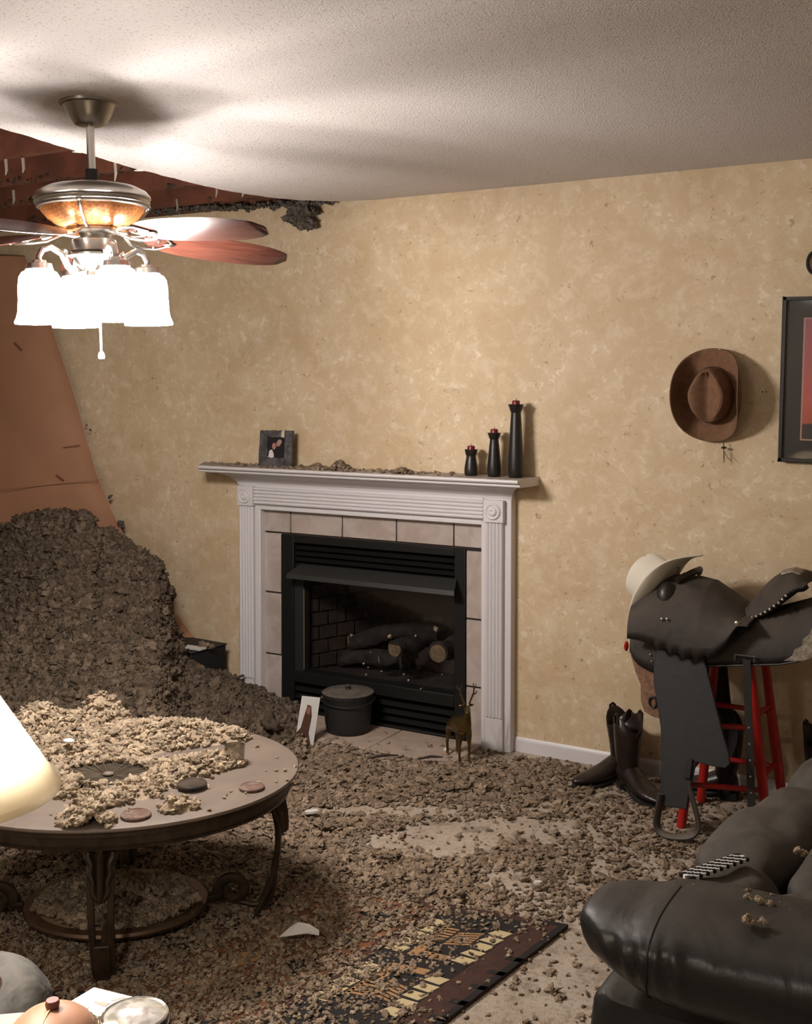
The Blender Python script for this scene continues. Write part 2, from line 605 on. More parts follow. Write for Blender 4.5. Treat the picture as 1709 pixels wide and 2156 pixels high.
# ceiling sheet: torn free at the left, sagging toward the torn edge
EDGE = [(-60, 253, .020), (0, 270, .03), (90, 297, .05), (183, 325, .07), (290, 356, .08), (400, 385, .085), (480, 402, .08), (560, 415, .065), (630, 421.5, .045),
        (700, 424, .02), (790, 421.0, .0)]
ep = []
for px, py, sg in EDGE:
    p = onZ(px, py, HC - sg)
    ep.append((p[1], p[0], sg))
ep = [(-6.6, -3.0, 0.0), (-3.2, -2.85, 0.0)] + sorted(ep)
ep = ep[:-1] + [(0.0, ep[-1][1], 0.0)]
EY, EX, ES = (np.array([e[i] for e in ep]) for i in range(3))


def ceil_pt(v_, u, th=0):
    y = -6.6 + 6.6 * v_ if v_ < 0.5 else None
    y = v_
    xe = np.interp(y, EY, EX)
    sg = np.interp(y, EY, ES)
    jag = 0.006 * (vn(y * 60, 3.3) - 0.5) + 0.010 * (vn(y * 17, 8.1) - 0.5)
    x = xe + jag * (1 - u) ** 8 + (1.3 - xe) * u ** 2.0
    dx = x - xe
    s_ = sg * math.exp(-(dx / 0.55) ** 2)
    return (x, y, HC - s_ + th)


ys = list(np.linspace(-6.6, -2.2, 12)) + list(np.linspace(-2.1, 0.0, 120))
mb = MB()
NU = 60
for th in (0.0, 0.016):
    base = len(mb.v)
    vs = [ceil_pt(y, i / NU, th) for y in ys for i in range(NU + 1)]
    k = NU + 1
    fs = [(a * k + b, (a + 1) * k + b, (a + 1) * k + b + 1, a * k + b + 1) for a in range(len(ys) - 1) for b in range(NU)]
    mb.add(vs, fs)
n2 = len(ys) * k
mb.add([], [(a * k - len(mb.v), (a + 1) * k - len(mb.v), (a + 1) * k + n2 - len(mb.v), a * k + n2 - len(mb.v)) for a in range(len(ys) - 1)])
ceil = tag(mb.build('ceiling', M['ceil'], ang=60), kind='structure')
# torn paper flaps on the edge
for i, (px, py) in enumerate(((160, 319), (296, 357))):
    sg = np.interp(px, [e[0] for e in EDGE], [e[2] for e in EDGE])
    p = onZ(px, py, HC - sg)
    mb = MB()
    L = 0.016 + 0.01 * (i % 2)
    mb.prism([(0, 0), (-0.02, -L * 0.3), (-L * 1.4, -0.006), (-L * 0.9, 0.012), (-0.01, 0.02)], lambda a, b, c: (p[0] + a + 0.012, p[1] + b * 1.2, p[2] + c + a * 0.12), 0.0, 0.002)
    mb.build('torn_flap', M['gyp'], ceil, smooth=False)
for y in (-1.80, -1.40, -0.985, -0.575, -0.17):
    mb = MB()
    mb.box(-6.08, 1.1, y - 0.02, y + 0.02, HC + 0.03, HC + 0.21)
    mb.build('joist', M['joist'], ceil, smooth=False)
mb = MB()
mb.box(-6.08, 1.1, -0.012, 0.09, HC + 0.022, HC + 0.215)
mb.build('top_plate', M['joist'], ceil, smooth=False)
mb = MB()
mb.box(-6.2, 1.3, -6.7, 0.12, HC + 0.215, HC + 0.24)
mb.build('attic_deck', M['joist'], ceil, smooth=False)

# added dome lamp behind the camera, out of view, to fill the shadows
mb = MB()
mb.lathe([(.17, HC - .003), (.17, HC - .03), (.155, HC - .032)], 36, (-1.9, -5.9, 0))
mb.build('fill_light_base', M['white'], ceil)
mb = MB()
mb.lathe([(.155, HC - .034), (.145, HC - .06), (.11, HC - .085), (.05, HC - .098), (.001, HC - .10)], 36, (-1.9, -5.9, 0), cap=False)
mb.build('fill_light_dome', mat_emit('fill_dome_glass', (1.0, 0.92, 0.83), 62.0), ceil)


# ------------------------------------------------------------------ insulation
def tuft_meshes():
    """twelve fluffy crumpled tufts, instanced as loose insulation"""
    col = bpy.data.collections.new('insulation_tufts')
    r_ = np.random.RandomState(3)
    for i in range(12):
        bm = bmesh.new()
        bmesh.ops.create_icosphere(bm, subdivisions=3, radius=1.0)
        bm.verts.ensure_lookup_table()
        v_ = np.array([q.co[:] for q in bm.verts])
        d = 0.62 + 0.95 * (fbm(v_[:, 0] * 1.5 + 7 * i + 20, v_[:, 1] * 1.5 + v_[:, 2] * 1.1 + 20, 2, i) - .5)
        d += 0.95 * (fbm(v_[:, 0] * 3.6 + 7 * i + 40, v_[:, 1] * 3.4 + v_[:, 2] * 3.1 + 40, 2, i + 30) - .5)
        d += r_.uniform(-.17, .17, len(v_))
        d[r_.rand(len(v_)) > .94] += .30
        sc = r_.uniform(.75, 1.3, 3)
        for q, p_, k_ in zip(bm.verts, v_, np.clip(d, .22, 1.7)):
            q.co = p_ * k_ * sc * 1.25
        me = bpy.data.meshes.new('tuft')
        bm.to_mesh(me)
        bm.free()
        me.polygons.foreach_set('use_smooth', [True] * len(me.polygons))
        col.objects.link(bpy.data.objects.new('tuft_%02d' % i, me))
    return col


TUFTS = tuft_meshes()


def clumps(P, sz, rs, flat=0.7, shade=1.0, vary=.36):
    """loose tufts at the points P"""
    N = len(P)
    rot = np.stack([rs.uniform(-.6, .6, N), rs.uniform(-.6, .6, N), rs.rand(N) * 2 * pi], -1)
    return dict(P=np.asarray(P, float), s=np.asarray(sz, float) * 1.15, r=rot, f=np.full(N, flat), k=rs.randint(0, 12, N), t=rs.uniform(0.94 - vary, 0.94 + vary, N) * shade)


def flakes(P, sz, rs, shade=1.0, flat=0.8, vary=.36):
    return clumps(P, sz, rs, flat * .85, shade, vary)


def scatter_group(material, real=False):
    g = bpy.data.node_groups.new('scatter_' + material.name, 'GeometryNodeTree')
    g.interface.new_socket('Geometry', in_out='INPUT', socket_type='NodeSocketGeometry')
    g.interface.new_socket('Geometry', in_out='OUTPUT', socket_type='NodeSocketGeometry')
    N = g.nodes.new
    L = g.links.new
    gi, go = N('NodeGroupInput'), N('NodeGroupOutput')

    def attr(nm, typ):
        q = N('GeometryNodeInputNamedAttribute')
        q.data_type = typ
        q.inputs['Name'].default_value = nm
        return q.outputs['Attribute']
    sep = N('GeometryNodeSeparateGeometry')
    sep.domain = 'POINT'
    L(gi.outputs[0], sep.inputs['Geometry'])
    L(attr('is_tuft', 'BOOLEAN'), sep.inputs['Selection'])
    ci = N('GeometryNodeCollectionInfo')
    ci.inputs['Collection'].default_value = TUFTS
    ci.inputs['Separate Children'].default_value = True
    ci.inputs['Reset Children'].default_value = True
    ip = N('GeometryNodeInstanceOnPoints')
    L(sep.outputs['Selection'], ip.inputs['Points'])
    L(ci.outputs[0], ip.inputs['Instance'])
    ip.inputs['Pick Instance'].default_value = True
    L(attr('tuft_kind', 'INT'), ip.inputs['Instance Index'])
    L(attr('tuft_turn', 'FLOAT_VECTOR'), ip.inputs['Rotation'])
    L(attr('tuft_size', 'FLOAT_VECTOR'), ip.inputs['Scale'])
    jn = N('GeometryNodeJoinGeometry')
    L(sep.outputs['Inverted'], jn.inputs[0])
    inst = ip.outputs[0]
    if real:
        rl = N('GeometryNodeRealizeInstances')
        L(inst, rl.inputs[0])
        inst = rl.outputs[0]
    L(inst, jn.inputs[0])
    sm = N('GeometryNodeSetMaterial')
    sm.inputs['Material'].default_value = material
    L(jn.outputs[0], sm.inputs['Geometry'])
    L(sm.outputs[0], go.inputs[0])
    return g


GROUPS = {}


def np_mesh(name, parts, material, smooth=True, kind='stuff', parent=None):
    """parts: (verts, quads, tint) surfaces and clumps() sets; ONE object"""
    surf = [p for p in parts if not isinstance(p, dict)]
    tf = [p for p in parts if isinstance(p, dict)]
    vs = [p[0] for p in surf] + [p['P'] for p in tf]
    tint = [p[2] for p in surf] + [p['t'] for p in tf]
    nS = sum(len(p[0]) for p in surf)
    loops, ls, lt = [], [], []
    o = nl = 0
    for v_, f_, t_ in surf:
        loops.append((f_ + o).ravel())
        kk = f_.shape[1]
        ls.append(nl + np.arange(len(f_)) * kk)
        lt.append(np.full(len(f_), kk))
        o += len(v_)
        nl += f_.size
    vs, tint = np.concatenate(vs), np.concatenate(tint)
    me = bpy.data.meshes.new(name)
    me.vertices.add(len(vs))
    me.vertices.foreach_set('co', vs.astype(np.float32).ravel())
    if surf:
        loops, ls, lt = map(np.concatenate, (loops, ls, lt))
        me.loops.add(len(loops))
        me.loops.foreach_set('vertex_index', loops.astype(np.int32))
        me.polygons.add(len(ls))
        me.polygons.foreach_set('loop_start', ls.astype(np.int32))
        me.polygons.foreach_set('loop_total', lt.astype(np.int32))
        me.update(calc_edges=True)
        me.polygons.foreach_set('use_smooth', [smooth] * len(ls))
    n = len(vs)
    c4 = np.ones((n, 4), np.float32)
    c4[:, :3] = tint[:, None]
    me.color_attributes.new('tint', 'FLOAT_COLOR', 'POINT').data.foreach_set('color', c4.ravel())
    z3 = np.zeros((nS, 3))
    me.attributes.new('is_tuft', 'BOOLEAN', 'POINT').data.foreach_set('value', np.arange(n) >= nS)
    me.attributes.new('tuft_kind', 'INT', 'POINT').data.foreach_set('value', np.concatenate([np.zeros(nS)] + [p['k'] for p in tf]).astype(np.int32))
    me.attributes.new('tuft_turn', 'FLOAT_VECTOR', 'POINT').data.foreach_set('vector', np.concatenate([z3] + [p['r'] for p in tf]).astype(np.float32).ravel())
    sz = [np.stack([p['s'], p['s'], p['s'] * p['f']], -1) for p in tf]
    me.attributes.new('tuft_size', 'FLOAT_VECTOR', 'POINT').data.foreach_set('vector', np.concatenate([z3] + sz).astype(np.float32).ravel())
    me.materials.append(material)
    ob = bpy.data.objects.new(name, me)
    COL.objects.link(ob)
    if tf:
        key = (material.name, kind is None)
        if key not in GROUPS:
            GROUPS[key] = scatter_group(material, kind is None)
        md = ob.modifiers.new('tufts', 'NODES')
        md.node_group = GROUPS[key]
    if kind:
        ob['kind'] = kind
    if parent is not None:
        ob.parent = parent
    return ob


def hgrid(x0, x1, y0, y1, st, hfun, lo=None):
    xs = np.arange(x0, x1, st)
    ys_ = np.arange(y0, y1, st)
    X, Y = np.meshgrid(xs, ys_, indexing='ij')
    Z = hfun(X, Y)
    n, m = X.shape
    I = np.arange(n * m).reshape(n, m)
    Fq = np.stack([I[:-1, :-1], I[1:, :-1], I[1:, 1:], I[:-1, 1:]], -1).reshape(-1, 4)
    keep = (Z.ravel()[Fq] > -0.004).any(1)
    if lo is not None:
        keep &= (Z.ravel()[Fq] > lo).all(1)
    Fq = Fq[keep]
    v_ = np.stack([X, Y, Z], -1).reshape(-1, 3)
    u = np.unique(Fq)
    mp = -np.ones(n * m, int)
    mp[u] = np.arange(len(u))
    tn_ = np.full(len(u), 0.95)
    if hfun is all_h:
        tn_ = np.where(pile_h(v_[u, 0], v_[u, 1]) > .05, .50, .8)  # pile darker than the floor: its weaker light put into the tint
    return v_[u], mp[Fq], tn_


# the pile: silhouette measured just in front of the wall
SIL = [(-260, 1180), (-120, 1130), (0, 1113), (60, 1088), (130, 1079), (172, 1086), (190, 1100), (203, 1128), (232, 1130), (265, 1150), (300, 1166), (330, 1180),
       (346, 1222), (356, 1262), (358, 1300), (370, 1350), (390, 1400), (440, 1440), (520, 1482), (600, 1520), (640, 1545)]
sx, sz = [], []
for px, py in SIL:
    p = onY(px, py, -0.42)
    sx.append(p[0])
    sz.append(p[2])
o_ = np.argsort(sx)
SX, SZ = np.array(sx)[o_], np.array(sz)[o_]
TOEX = np.array([-6.0, -4.6, -4.1, -3.7, -3.3, -3.0, -2.8, -2.7])
TOEY = np.array([-1.75, -1.65, -1.55, -1.35, -1.1, -0.85, -0.62, -0.45])


def pile_h(X, Y):
    Xe = X * (4.447 - 0.42) / (Y + 4.447)
    top = np.interp(Xe, SX, SZ, right=0.0)
    toe = np.interp(Xe, TOEX, TOEY)
    rY = -0.42
    t = np.clip((rY - Y) / (rY - toe + 1e-6), 0, None)
    g = np.where(t < 1, 1 - 0.88 * t ** 0.82 - 0.12 * t, -0.25 * (t - 1))
    g = np.where(Y > rY, 1 - 0.35 * np.clip((Y - rY) / 0.4, 0, 1) ** 2, g)
    lum = 0.10 * (fbm(X * 4.5, Y * 4.5, 3, 1) - 0.5) * np.clip(top * 3, 0, 1)
    return np.where(top > .02, top * g + lum, -1.0)


# where loose insulation lies on the floor: (px, py, reach along the picture, reach in depth, amount)
BLOB = [(330, 1900, 1.0, 0.75, 1.0), (60, 1960, .7, .6, 1.0), (560, 1800, .42, .5, .8), (760, 1640, .6, .16, .95), (930, 1650, .35, .16, .8), (1120, 1620, .40, .08, .35),
        (620, 1600, .25, .2, .7), (700, 1780, .3, .2, .55), (640, 1950, .45, .3, .45), (860, 1830, .34, .10, .40), (1090, 1790, .13, .11, .75), (1200, 1700, .40, .10, .25),
        (1330, 1780, .35, .10, .22), (1110, 1800, .10, .08, .4), (420, 2080, .4, .3, .75), (520, 2110, .35, .25, .45), (850, 1880, .3, .1, .35),
        (880, 1772, .36, .11, -1.5), (790, 1702, .32, .045, -1.1), (1040, 1840, .14, .10, -.6), (1000, 1740, .26, .07, -1.0),
        (870, 1552, .20, .05, -.8), (1150, 2080, .3, .35, -.55), (960, 2080, .28, .25, -.28), (690, 1665, .08, .03, -.8), (660, 1610, .06, .03, -.6)]
BL = []
for px, py, a, b, k in BLOB:
    p = onZ(px, py, 0.01)
    BL.append((p[0], p[1], a, b, k))
RD = V(cos(YAW), sin(YAW))
DD = V(-sin(YAW), cos(YAW))


def dens(X, Y):
    d = np.full(np.shape(X), 0.10)
    for x, y, a, b, k in BL:
        u = ((X - x) * RD[0] + (Y - y) * RD[1]) / a
        v_ = ((X - x) * DD[0] + (Y - y) * DD[1]) / b
        d = d + k * np.exp(-(u * u + v_ * v_))
    return np.clip(d, 0, 1.15)


RO, DU, DV = V(-1.234, -1.391), V(-.985, -.15), V(-.117, -.993)


def rug_uv(X, Y):
    det = DU[0] * DV[1] - DU[1] * DV[0]
    a, b = X - RO[0], Y - RO[1]
    return (a * DV[1] - b * DV[0]) / det, (DU[0] * b - DU[1] * a) / det


def floor_h(X, Y):
    d = dens(X, Y)
    n1 = fbm(X * 9, Y * 9, 4, 5)
    n2 = fbm(X * 30, Y * 30, 3, 11)
    ru, rv = rug_uv(X, Y)
    onrug = (ru > -.01) & (rv > -.01) & (ru < 1.4)
    d = np.where(onrug, np.minimum(d, .45), d)
    return (d - 0.98 + 1.1 * (n1 - 0.5)) * 0.045 + 0.032 * (n2 - 0.5)


def all_h(X, Y):
    h = np.maximum(floor_h(X, Y), pile_h(X, Y) + 0.02 * (fbm(X * 24, Y * 24, 3, 21) - 0.5))
    # keep the hearth and the surround clear
    return np.where((Y > -0.07) & (X > -3.52), np.minimum(h, 0.02), h)


rs = np.random.RandomState(11)
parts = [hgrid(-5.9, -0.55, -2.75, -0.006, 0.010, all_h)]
# tufts: on the pile
n = 17000
X = rs.uniform(-5.3, -2.6, n)
Y = rs.uniform(-1.7, -0.02, n)
H = pile_h(X, Y)
k = H > 0.05
X, Y = X[k], Y[k]
P_ = np.stack([X, Y, all_h(X, Y) - 0.003], -1)
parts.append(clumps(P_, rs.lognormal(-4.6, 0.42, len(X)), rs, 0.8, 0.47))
# tufts: on the floor
n = 66000
X = rs.uniform(-4.6, -0.55, n)
Y = rs.uniform(-2.75, -0.03, n)
dn = dens(X, Y) * (0.25 + 1.5 * fbm(X * 7, Y * 7, 3, 31)) * np.where((rug_uv(X, Y)[0] > 0) & (rug_uv(X, Y)[1] > 0) & (rug_uv(X, Y)[0] < 1.2), np.where((rug_uv(X, Y)[0] < .42), .42, .75), 1)
zc = -(X - CAM[0]) * sin(YAW) + (Y - CAM[1]) * cos(YAW)
xc = (X * cos(YAW) + (Y - CAM[1]) * sin(YAW)) / zc
keep = (rs.rand(n) < np.clip(dn, 0.02, 1) * 0.36) & (pile_h(X, Y) < 0.06) & (np.abs(xc) < 0.40) & (zc > 2.4)
keep &= ~((Y > -0.06) & (X > -3.52) & (X < -2.04))
X, Y = X[keep], Y[keep]
P_ = np.stack([X, Y, np.maximum(all_h(X, Y), 0.0) + 0.003 + .011 * ((rug_uv(X, Y)[0] > 0) & (rug_uv(X, Y)[1] > 0))], -1)
onr = (rug_uv(X, Y)[0] > -.02) & (rug_uv(X, Y)[1] > -.02)
parts.append(clumps(P_, np.clip(rs.lognormal(-4.95, 0.48, len(X)), 0.003, 0.019) * np.where(onr, .58, 1), rs, 0.42, .98, .22))
print('floor tufts', len(X))
n = 70000
X = rs.uniform(-4.6, -0.55, n)
Y = rs.uniform(-2.75, -0.03, n)
zc = -(X - CAM[0]) * sin(YAW) + (Y - CAM[1]) * cos(YAW)
xc = (X * cos(YAW) + (Y - CAM[1]) * sin(YAW)) / zc
dn = dens(X, Y) * (0.25 + 1.5 * fbm(X * 9, Y * 9, 3, 61)) * np.where((rug_uv(X, Y)[0] > 0) & (rug_uv(X, Y)[1] > 0) & (rug_uv(X, Y)[0] < 1.2), np.where((rug_uv(X, Y)[0] < .42), .42, .75), 1)
keep = (rs.rand(n) < np.clip(dn, 0.02, 1) * 0.85) & (pile_h(X, Y) < 0.06) & (np.abs(xc) < 0.40) & (zc > 2.4)
keep &= ~((Y > -0.06) & (X > -3.52) & (X < -2.04))
X, Y = X[keep], Y[keep]
P_ = np.stack([X, Y, np.maximum(all_h(X, Y), 0.0) + 0.005 + .011 * ((rug_uv(X, Y)[0] > 0) & (rug_uv(X, Y)[1] > 0))], -1)
onr = (rug_uv(X, Y)[0] > -.02) & (rug_uv(X, Y)[1] > -.02)
parts.append(flakes(P_, np.clip(rs.lognormal(-4.85, 0.48, len(X)), 0.003, 0.019) * np.where(onr, .58, 1), rs, .98, .48, .22))
print('floor flakes', len(X))
n = 20000
X = rs.uniform(-5.3, -2.6, n)
Y = rs.uniform(-1.7, -0.02, n)
H = pile_h(X, Y)
k = H > 0.05
X, Y = X[k], Y[k]
P_ = np.stack([X, Y, all_h(X, Y) + .004], -1)
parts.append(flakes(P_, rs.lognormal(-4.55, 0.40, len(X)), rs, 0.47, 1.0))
n = 60000
X = rs.uniform(-3.6, -0.55, n)
Y = rs.uniform(-2.75, -0.03, n)
zc = -(X - CAM[0]) * sin(YAW) + (Y - CAM[1]) * cos(YAW)
xc = (X * cos(YAW) + (Y - CAM[1]) * sin(YAW)) / zc
dn = (dens(X, Y) + .12) * (0.2 + 1.5 * fbm(X * 12, Y * 12, 3, 51))
keep = (rs.rand(n) < np.clip(dn, 0.05, 1) * 0.55) & (pile_h(X, Y) < 0.05) & (np.abs(xc) < 0.40) & (zc > 2.4)
keep &= ~((Y > -0.06) & (X > -3.52) & (X < -2.04))
X, Y = X[keep], Y[keep]
P_ = np.stack([X, Y, np.maximum(all_h(X, Y), 0.0) + 0.002 + .011 * ((rug_uv(X, Y)[0] > 0) & (rug_uv(X, Y)[1] > 0))], -1)
parts.append(clumps(P_, np.clip(rs.lognormal(-5.35, 0.4, len(X)), 0.002, 0.01), rs, 0.6, 1.08))
print('floor crumbs', len(X))
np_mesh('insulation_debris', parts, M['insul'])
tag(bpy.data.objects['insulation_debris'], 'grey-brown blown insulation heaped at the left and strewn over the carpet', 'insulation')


def tuft(name, pos, size, n, mat_, label, cat='insulation', spread=(1, 1, 1), seed=1, group=None, parent=None, tsz=None):
    r_ = np.random.RandomState(seed)
    P = r_.normal(0, 0.5, (n, 3)) * size * np.array(spread)
    P[:, 2] = np.abs(P[:, 2]) if spread[2] > 0 else P[:, 2]
    P = P * np.array([1, 1, abs(1)]) + np.array(pos)
    ob = np_mesh(name, [clumps(P, np.full(n, tsz or size * 0.45) * r_.uniform(0.6, 1.2, n), r_, 0.8), flakes(P, np.full(n, tsz or size * 0.45) * r_.uniform(0.8, 1.3, n), r_)], mat_, kind=None, parent=parent)
    if label:
        tag(ob, label, cat, group)
    return ob


# insulation caught along the top of the wall
r_ = np.random.RandomState(5)
pp, ss = [], []
for i in range(420):
    px = r_.uniform(300, 705)
    py = np.interp(px, [300, 379, 463, 590, 691, 705], [446, 441, 436, 429, 424, 423]) + r_.normal(0, 3)
    py += 8 * max(0, vn(px / 22.0, 2.2) - 0.45)
    pp.append(onY(px, py, -0.03 - r_.rand() * 0.05))
    ss.append(r_.uniform(0.003, 0.011))
np_mesh('insulation_fringe', [clumps(np.array(pp), np.array(ss), r_, 0.8)], mat_insul('dark_insulation', (0.10, 0.085, 0.068), (0.19, 0.16, 0.13)))
tag(bpy.data.objects['insulation_fringe'], 'dark shreds of insulation caught along the top of the torn wall', 'insulation')
M['insul_d'] = bpy.data.materials['dark_insulation']
p = onY(632, 446, -0.07)
tuft('insulation_clump', p, 0.055, 60, M['insul_d'], 'dark ragged clump of insulation hanging from the torn ceiling edge', spread=(1.0, .5, -1.1), seed=4, tsz=0.02)
# insulation remnants on the joists' lower edges, the gaps' shade put into their colour
pp, ss = [], []
for y in (-1.80, -1.40, -0.985, -0.575, -0.17):
    for i in range(330):
        x = r_.uniform(-5.2, -2.6)
        if vn(x * 9, y * 7) > .42:
            pp.append((x, y - .022 + r_.rand() * .03, HC + .032 + abs(r_.normal(0, .010))))
            ss.append(r_.uniform(.004, .011))
jo = np_mesh('joist_insulation', [clumps(np.array(pp), np.array(ss), r_, .8)], mat_insul('shaded_insulation', (.05, .04, .032), (.10, .08, .06)), parent=ceil)
# little stalactites of paper and insulation under the joists
for i, (px, py, yy, L) in enumerate(((242, 352, -1.42, .05), (12, 352, -1.42, .03), (48, 350, -1.42, .025), (28, 415, -1.0, .03), (455, 396, -.60, .04), (510, 405, -.59, .02), (372, 432, -.2, .03))):
    p = onY(px, py, yy)
    mb = MB()
    mb.tube([(p[0], p[1], p[2] + 0.03), (p[0] + .004, p[1], p[2] - L * .4), (p[0] - .002, p[1], p[2] - L)], [0.007, 0.006, 0.002], 5)
    mb.build('paper_shred', M['shred'], ceil, smooth=False)

# fallen plasterboard sheet, brown paper side showing
SE = [(52, 540), (60, 556), (85, 620), (110, 690), (135, 765), (160, 840), (182, 920), (205, 1000), (240, 1085), (280, 1165), (350, 1265), (415, 1350), (470, 1425)]
mb = MB()
Ls = []
for i, (px, py) in enumerate(SE):
    p = onY(px, py, -0.045)
    Ls.append(p)
NS = 60
tt = np.linspace(0, len(Ls) - 1, NS + 1)
edge = [np.array([np.interp(t, range(len(Ls)), [q[c] for q in Ls]) for c in range(3)]) for t in tt]
dirv = V(-1.0, -0.30, 0.03)


def slab(u, v_):
    i = u * NS
    e = edge[int(round(i))] + V(0.006 * (vn(i * 1.7, 4.0) - .5), 0, 0)
    return e + dirv * 1.05 * v_ + V(0, -0.05 * sin(pi * min(v_ * 2, 1)), 0)


mb.grid(slab, NS, 10)
sh = mb.build('fallen_plasterboard', [M['kraft'], M['gyp']], solid=0.014)
sh.modifiers['thickness'].material_offset_rim = 1
tag(sh, 'large fallen plasterboard sheet leaning on the wall, brown paper back showing', 'plasterboard')
for (px, py), (qx, qy), wd in (((133, 942), (168, 937), .004), ((118, 1000), (134, 1012), .008), ((30, 722), (45, 738), .012), ((0, 1032), (215, 1010), .002)):
    def sp(px, py):
        # on the sheet: intersect the ray with the sheet's plane near its edge
        e0, e1 = edge[20], edge[40]
        nn = np.cross(e1 - e0, dirv)
        d = ray(px, py)
        return CAM + d * (np.dot(e0 - CAM, nn) / np.dot(d, nn) - 0.06)
    mb = MB()
    mb.beam(sp(px, py), sp(qx, qy), 0.004, wd, (0, 0, 1))
    mb.build('tear', M['joist'], sh, smooth=False)
for px, py, s_ in ((232, 1047, .012), (255, 1102, .020), (190, 905, .006), (182, 895, .006)):
    p = onY(px, py, -0.085)
    tuft('insulation_shred', p, s_, 6, M['insul_d'], {232: 'small dark shred stuck on the sheet edge, smaller of two', 255: 'dark shred of insulation stuck on the sheet edge just above the pile'}.get(px, 'tiny dark speck high on the sheet edge, ' + ('lower of two' if py > 900 else 'upper of two')),
         spread=(.7, .4, -1), seed=px)

# ------------------------------------------------------------------ fireplace
fp = empty('fireplace', (-2.78, 0, 0), 'white mantelpiece fireplace with beige tiles and a black glass-fronted firebox', 'fireplace')
fpm = Matrix.Translation((-2.78, 0, 0)).inverted()


def part(mb, name, m_, parent=fp, **k):
    o = mb.build(name, m_, None, **k)
    o.parent = parent
    o.matrix_parent_inverse = fpm if parent is fp else parent.matrix_parent_inverse @ Matrix.Identity(4)
    if parent is not fp:
        o.matrix_parent_inverse = Matrix.Identity(4)
    return o


XL0, XL1, XR0, XR1 = -3.513, -3.378, -2.180, -2.046
mb = MB()
mb.box(XL0, XL1, -0.05, 0, 0, 1.10)
mb.box(XR0, XR1, -0.05, 0, 0, 1.10)
mb.box(XL1, XR0, -0.05, 0, 0.978, 1.10)
part(mb, 'backing_frame', M['white'], bevel=0.003)


def reeds(n, w0, w1, d=0.009):
    """fluted outline across w0..w1: list of (w, depth)"""
    out = [(w0, 0)]
    step = (w1 - w0) / n
    for i in range(n):
        a = w0 + i * step
        for t in (0.0, 0.16, 0.30, 0.5, 0.70, 0.84, 1.0):
            out.append((a + step * t, 0.014 + d * (sin(pi * t) ** 0.6 if 0 < t < 1 else 0)))
    out.append((w1, 0))
    return out


for x0, x1 in ((-3.497, -3.412), (-2.160, -2.078)):
    mb = MB()
    mb.prism(reeds(5, x0, x1), lambda p, q, a: (p, -0.05 - q, a), 0.150, 0.988)
    mb.box(x0, x1, -0.066, -0.05, 0.0, 0.150)
    pil = part(mb, 'fluted_pilaster', M['white'], ang=25)
    mb = MB()
    cx = (x0 + x1) / 2
    mb.box(cx - 0.047, cx + 0.047, -0.078, -0.05, 0.990, 1.086)
    ring = [(0.036, 0), (0.036, 0.004), (0.031, 0.009), (0.026, 0.004), (0.021, 0.004), (0.018, 0.011), (0.010, 0.014), (0.004, 0.010), (0.0002, 0.009)]
    R = [[(cx + r * cos(2 * pi * j / 24), -0.078 - z, 1.038 + r * sin(2 * pi * j / 24)) for j in range(24)] for r, z in ring]
    mb.rings(R)
    part(mb, 'rosette_block', M['white'], bevel=0.002)
mb = MB()
mb.prism(reeds(5, 1.000, 1.082), lambda p, q, a: (a, -0.05 - q, p), -3.405, -2.170)
part(mb, 'fluted_frieze', M['white'], ang=25)
for nm, x0, x1, z0, z1 in (('inner_trim', XL1 - 0.028, XL1 + 0.004, 0, 0.990), ('inner_trim', XR0 - 0.004, XR0 + 0.018, 0, 0.990), ('inner_trim', XL1, XR0, 0.974, 0.994)):
    mb = MB()
    mb.box(x0, x1, -0.060, -0.012, z0, z1)
    part(mb, nm, M['white'], bevel=0.004)
# crown under the shelf
crown = [(0, 1.092), (-.052, 1.092), (-.056, 1.104), (-.062, 1.106), (-.072, 1.118), (-.095, 1.136), (-.125, 1.146), (-.128, 1.153), (0, 1.153)]
mb = MB()
n = len(crown)
vs = []
for xe, sg in ((-3.513, -1), (-2.046, 1)):
    vs += [(xe + sg * max(0, -y - .05) * 0.8, y, z) for y, z in crown]
mb.add(vs, [(i, (i + 1) % n, n + (i + 1) % n, n + i) for i in range(n)] + [tuple(reversed(range(n))), tuple(range(n, 2 * n))])
part(mb, 'crown_moulding', M['white'], ang=25)
# shelf with bullnose edges
sh_prof = [(0, 1.188), (-.203, 1.188), (-.209, 1.185), (-.211, 1.179), (-.207, 1.173), (-.190, 1.171), (-.187, 1.166), (-.189, 1.160), (-.184, 1.155), (-.10, 1.153), (0, 1.153)]
mb = MB()
n = len(sh_prof)
vs = []
for xb, xf in ((-3.770, -3.632), (-1.939, -1.945)):
    vs += [(xb + (xf - xb) * (-y / .21), y, z) for y, z in sh_prof]
mb.add(vs, [(i, (i + 1) % n, n + (i + 1) % n, n + i) for i in range(n)] + [tuple(reversed(range(n))), tuple(range(n, 2 * n))])
part(mb, 'mantel_shelf', mat('dusty_white_shelf', (0.66, 0.635, 0.64), 0.4, dust=dict(amt=0.95, dcol=(0.26, 0.205, 0.15), lo=0.85, hi=0.98)), ang=25)
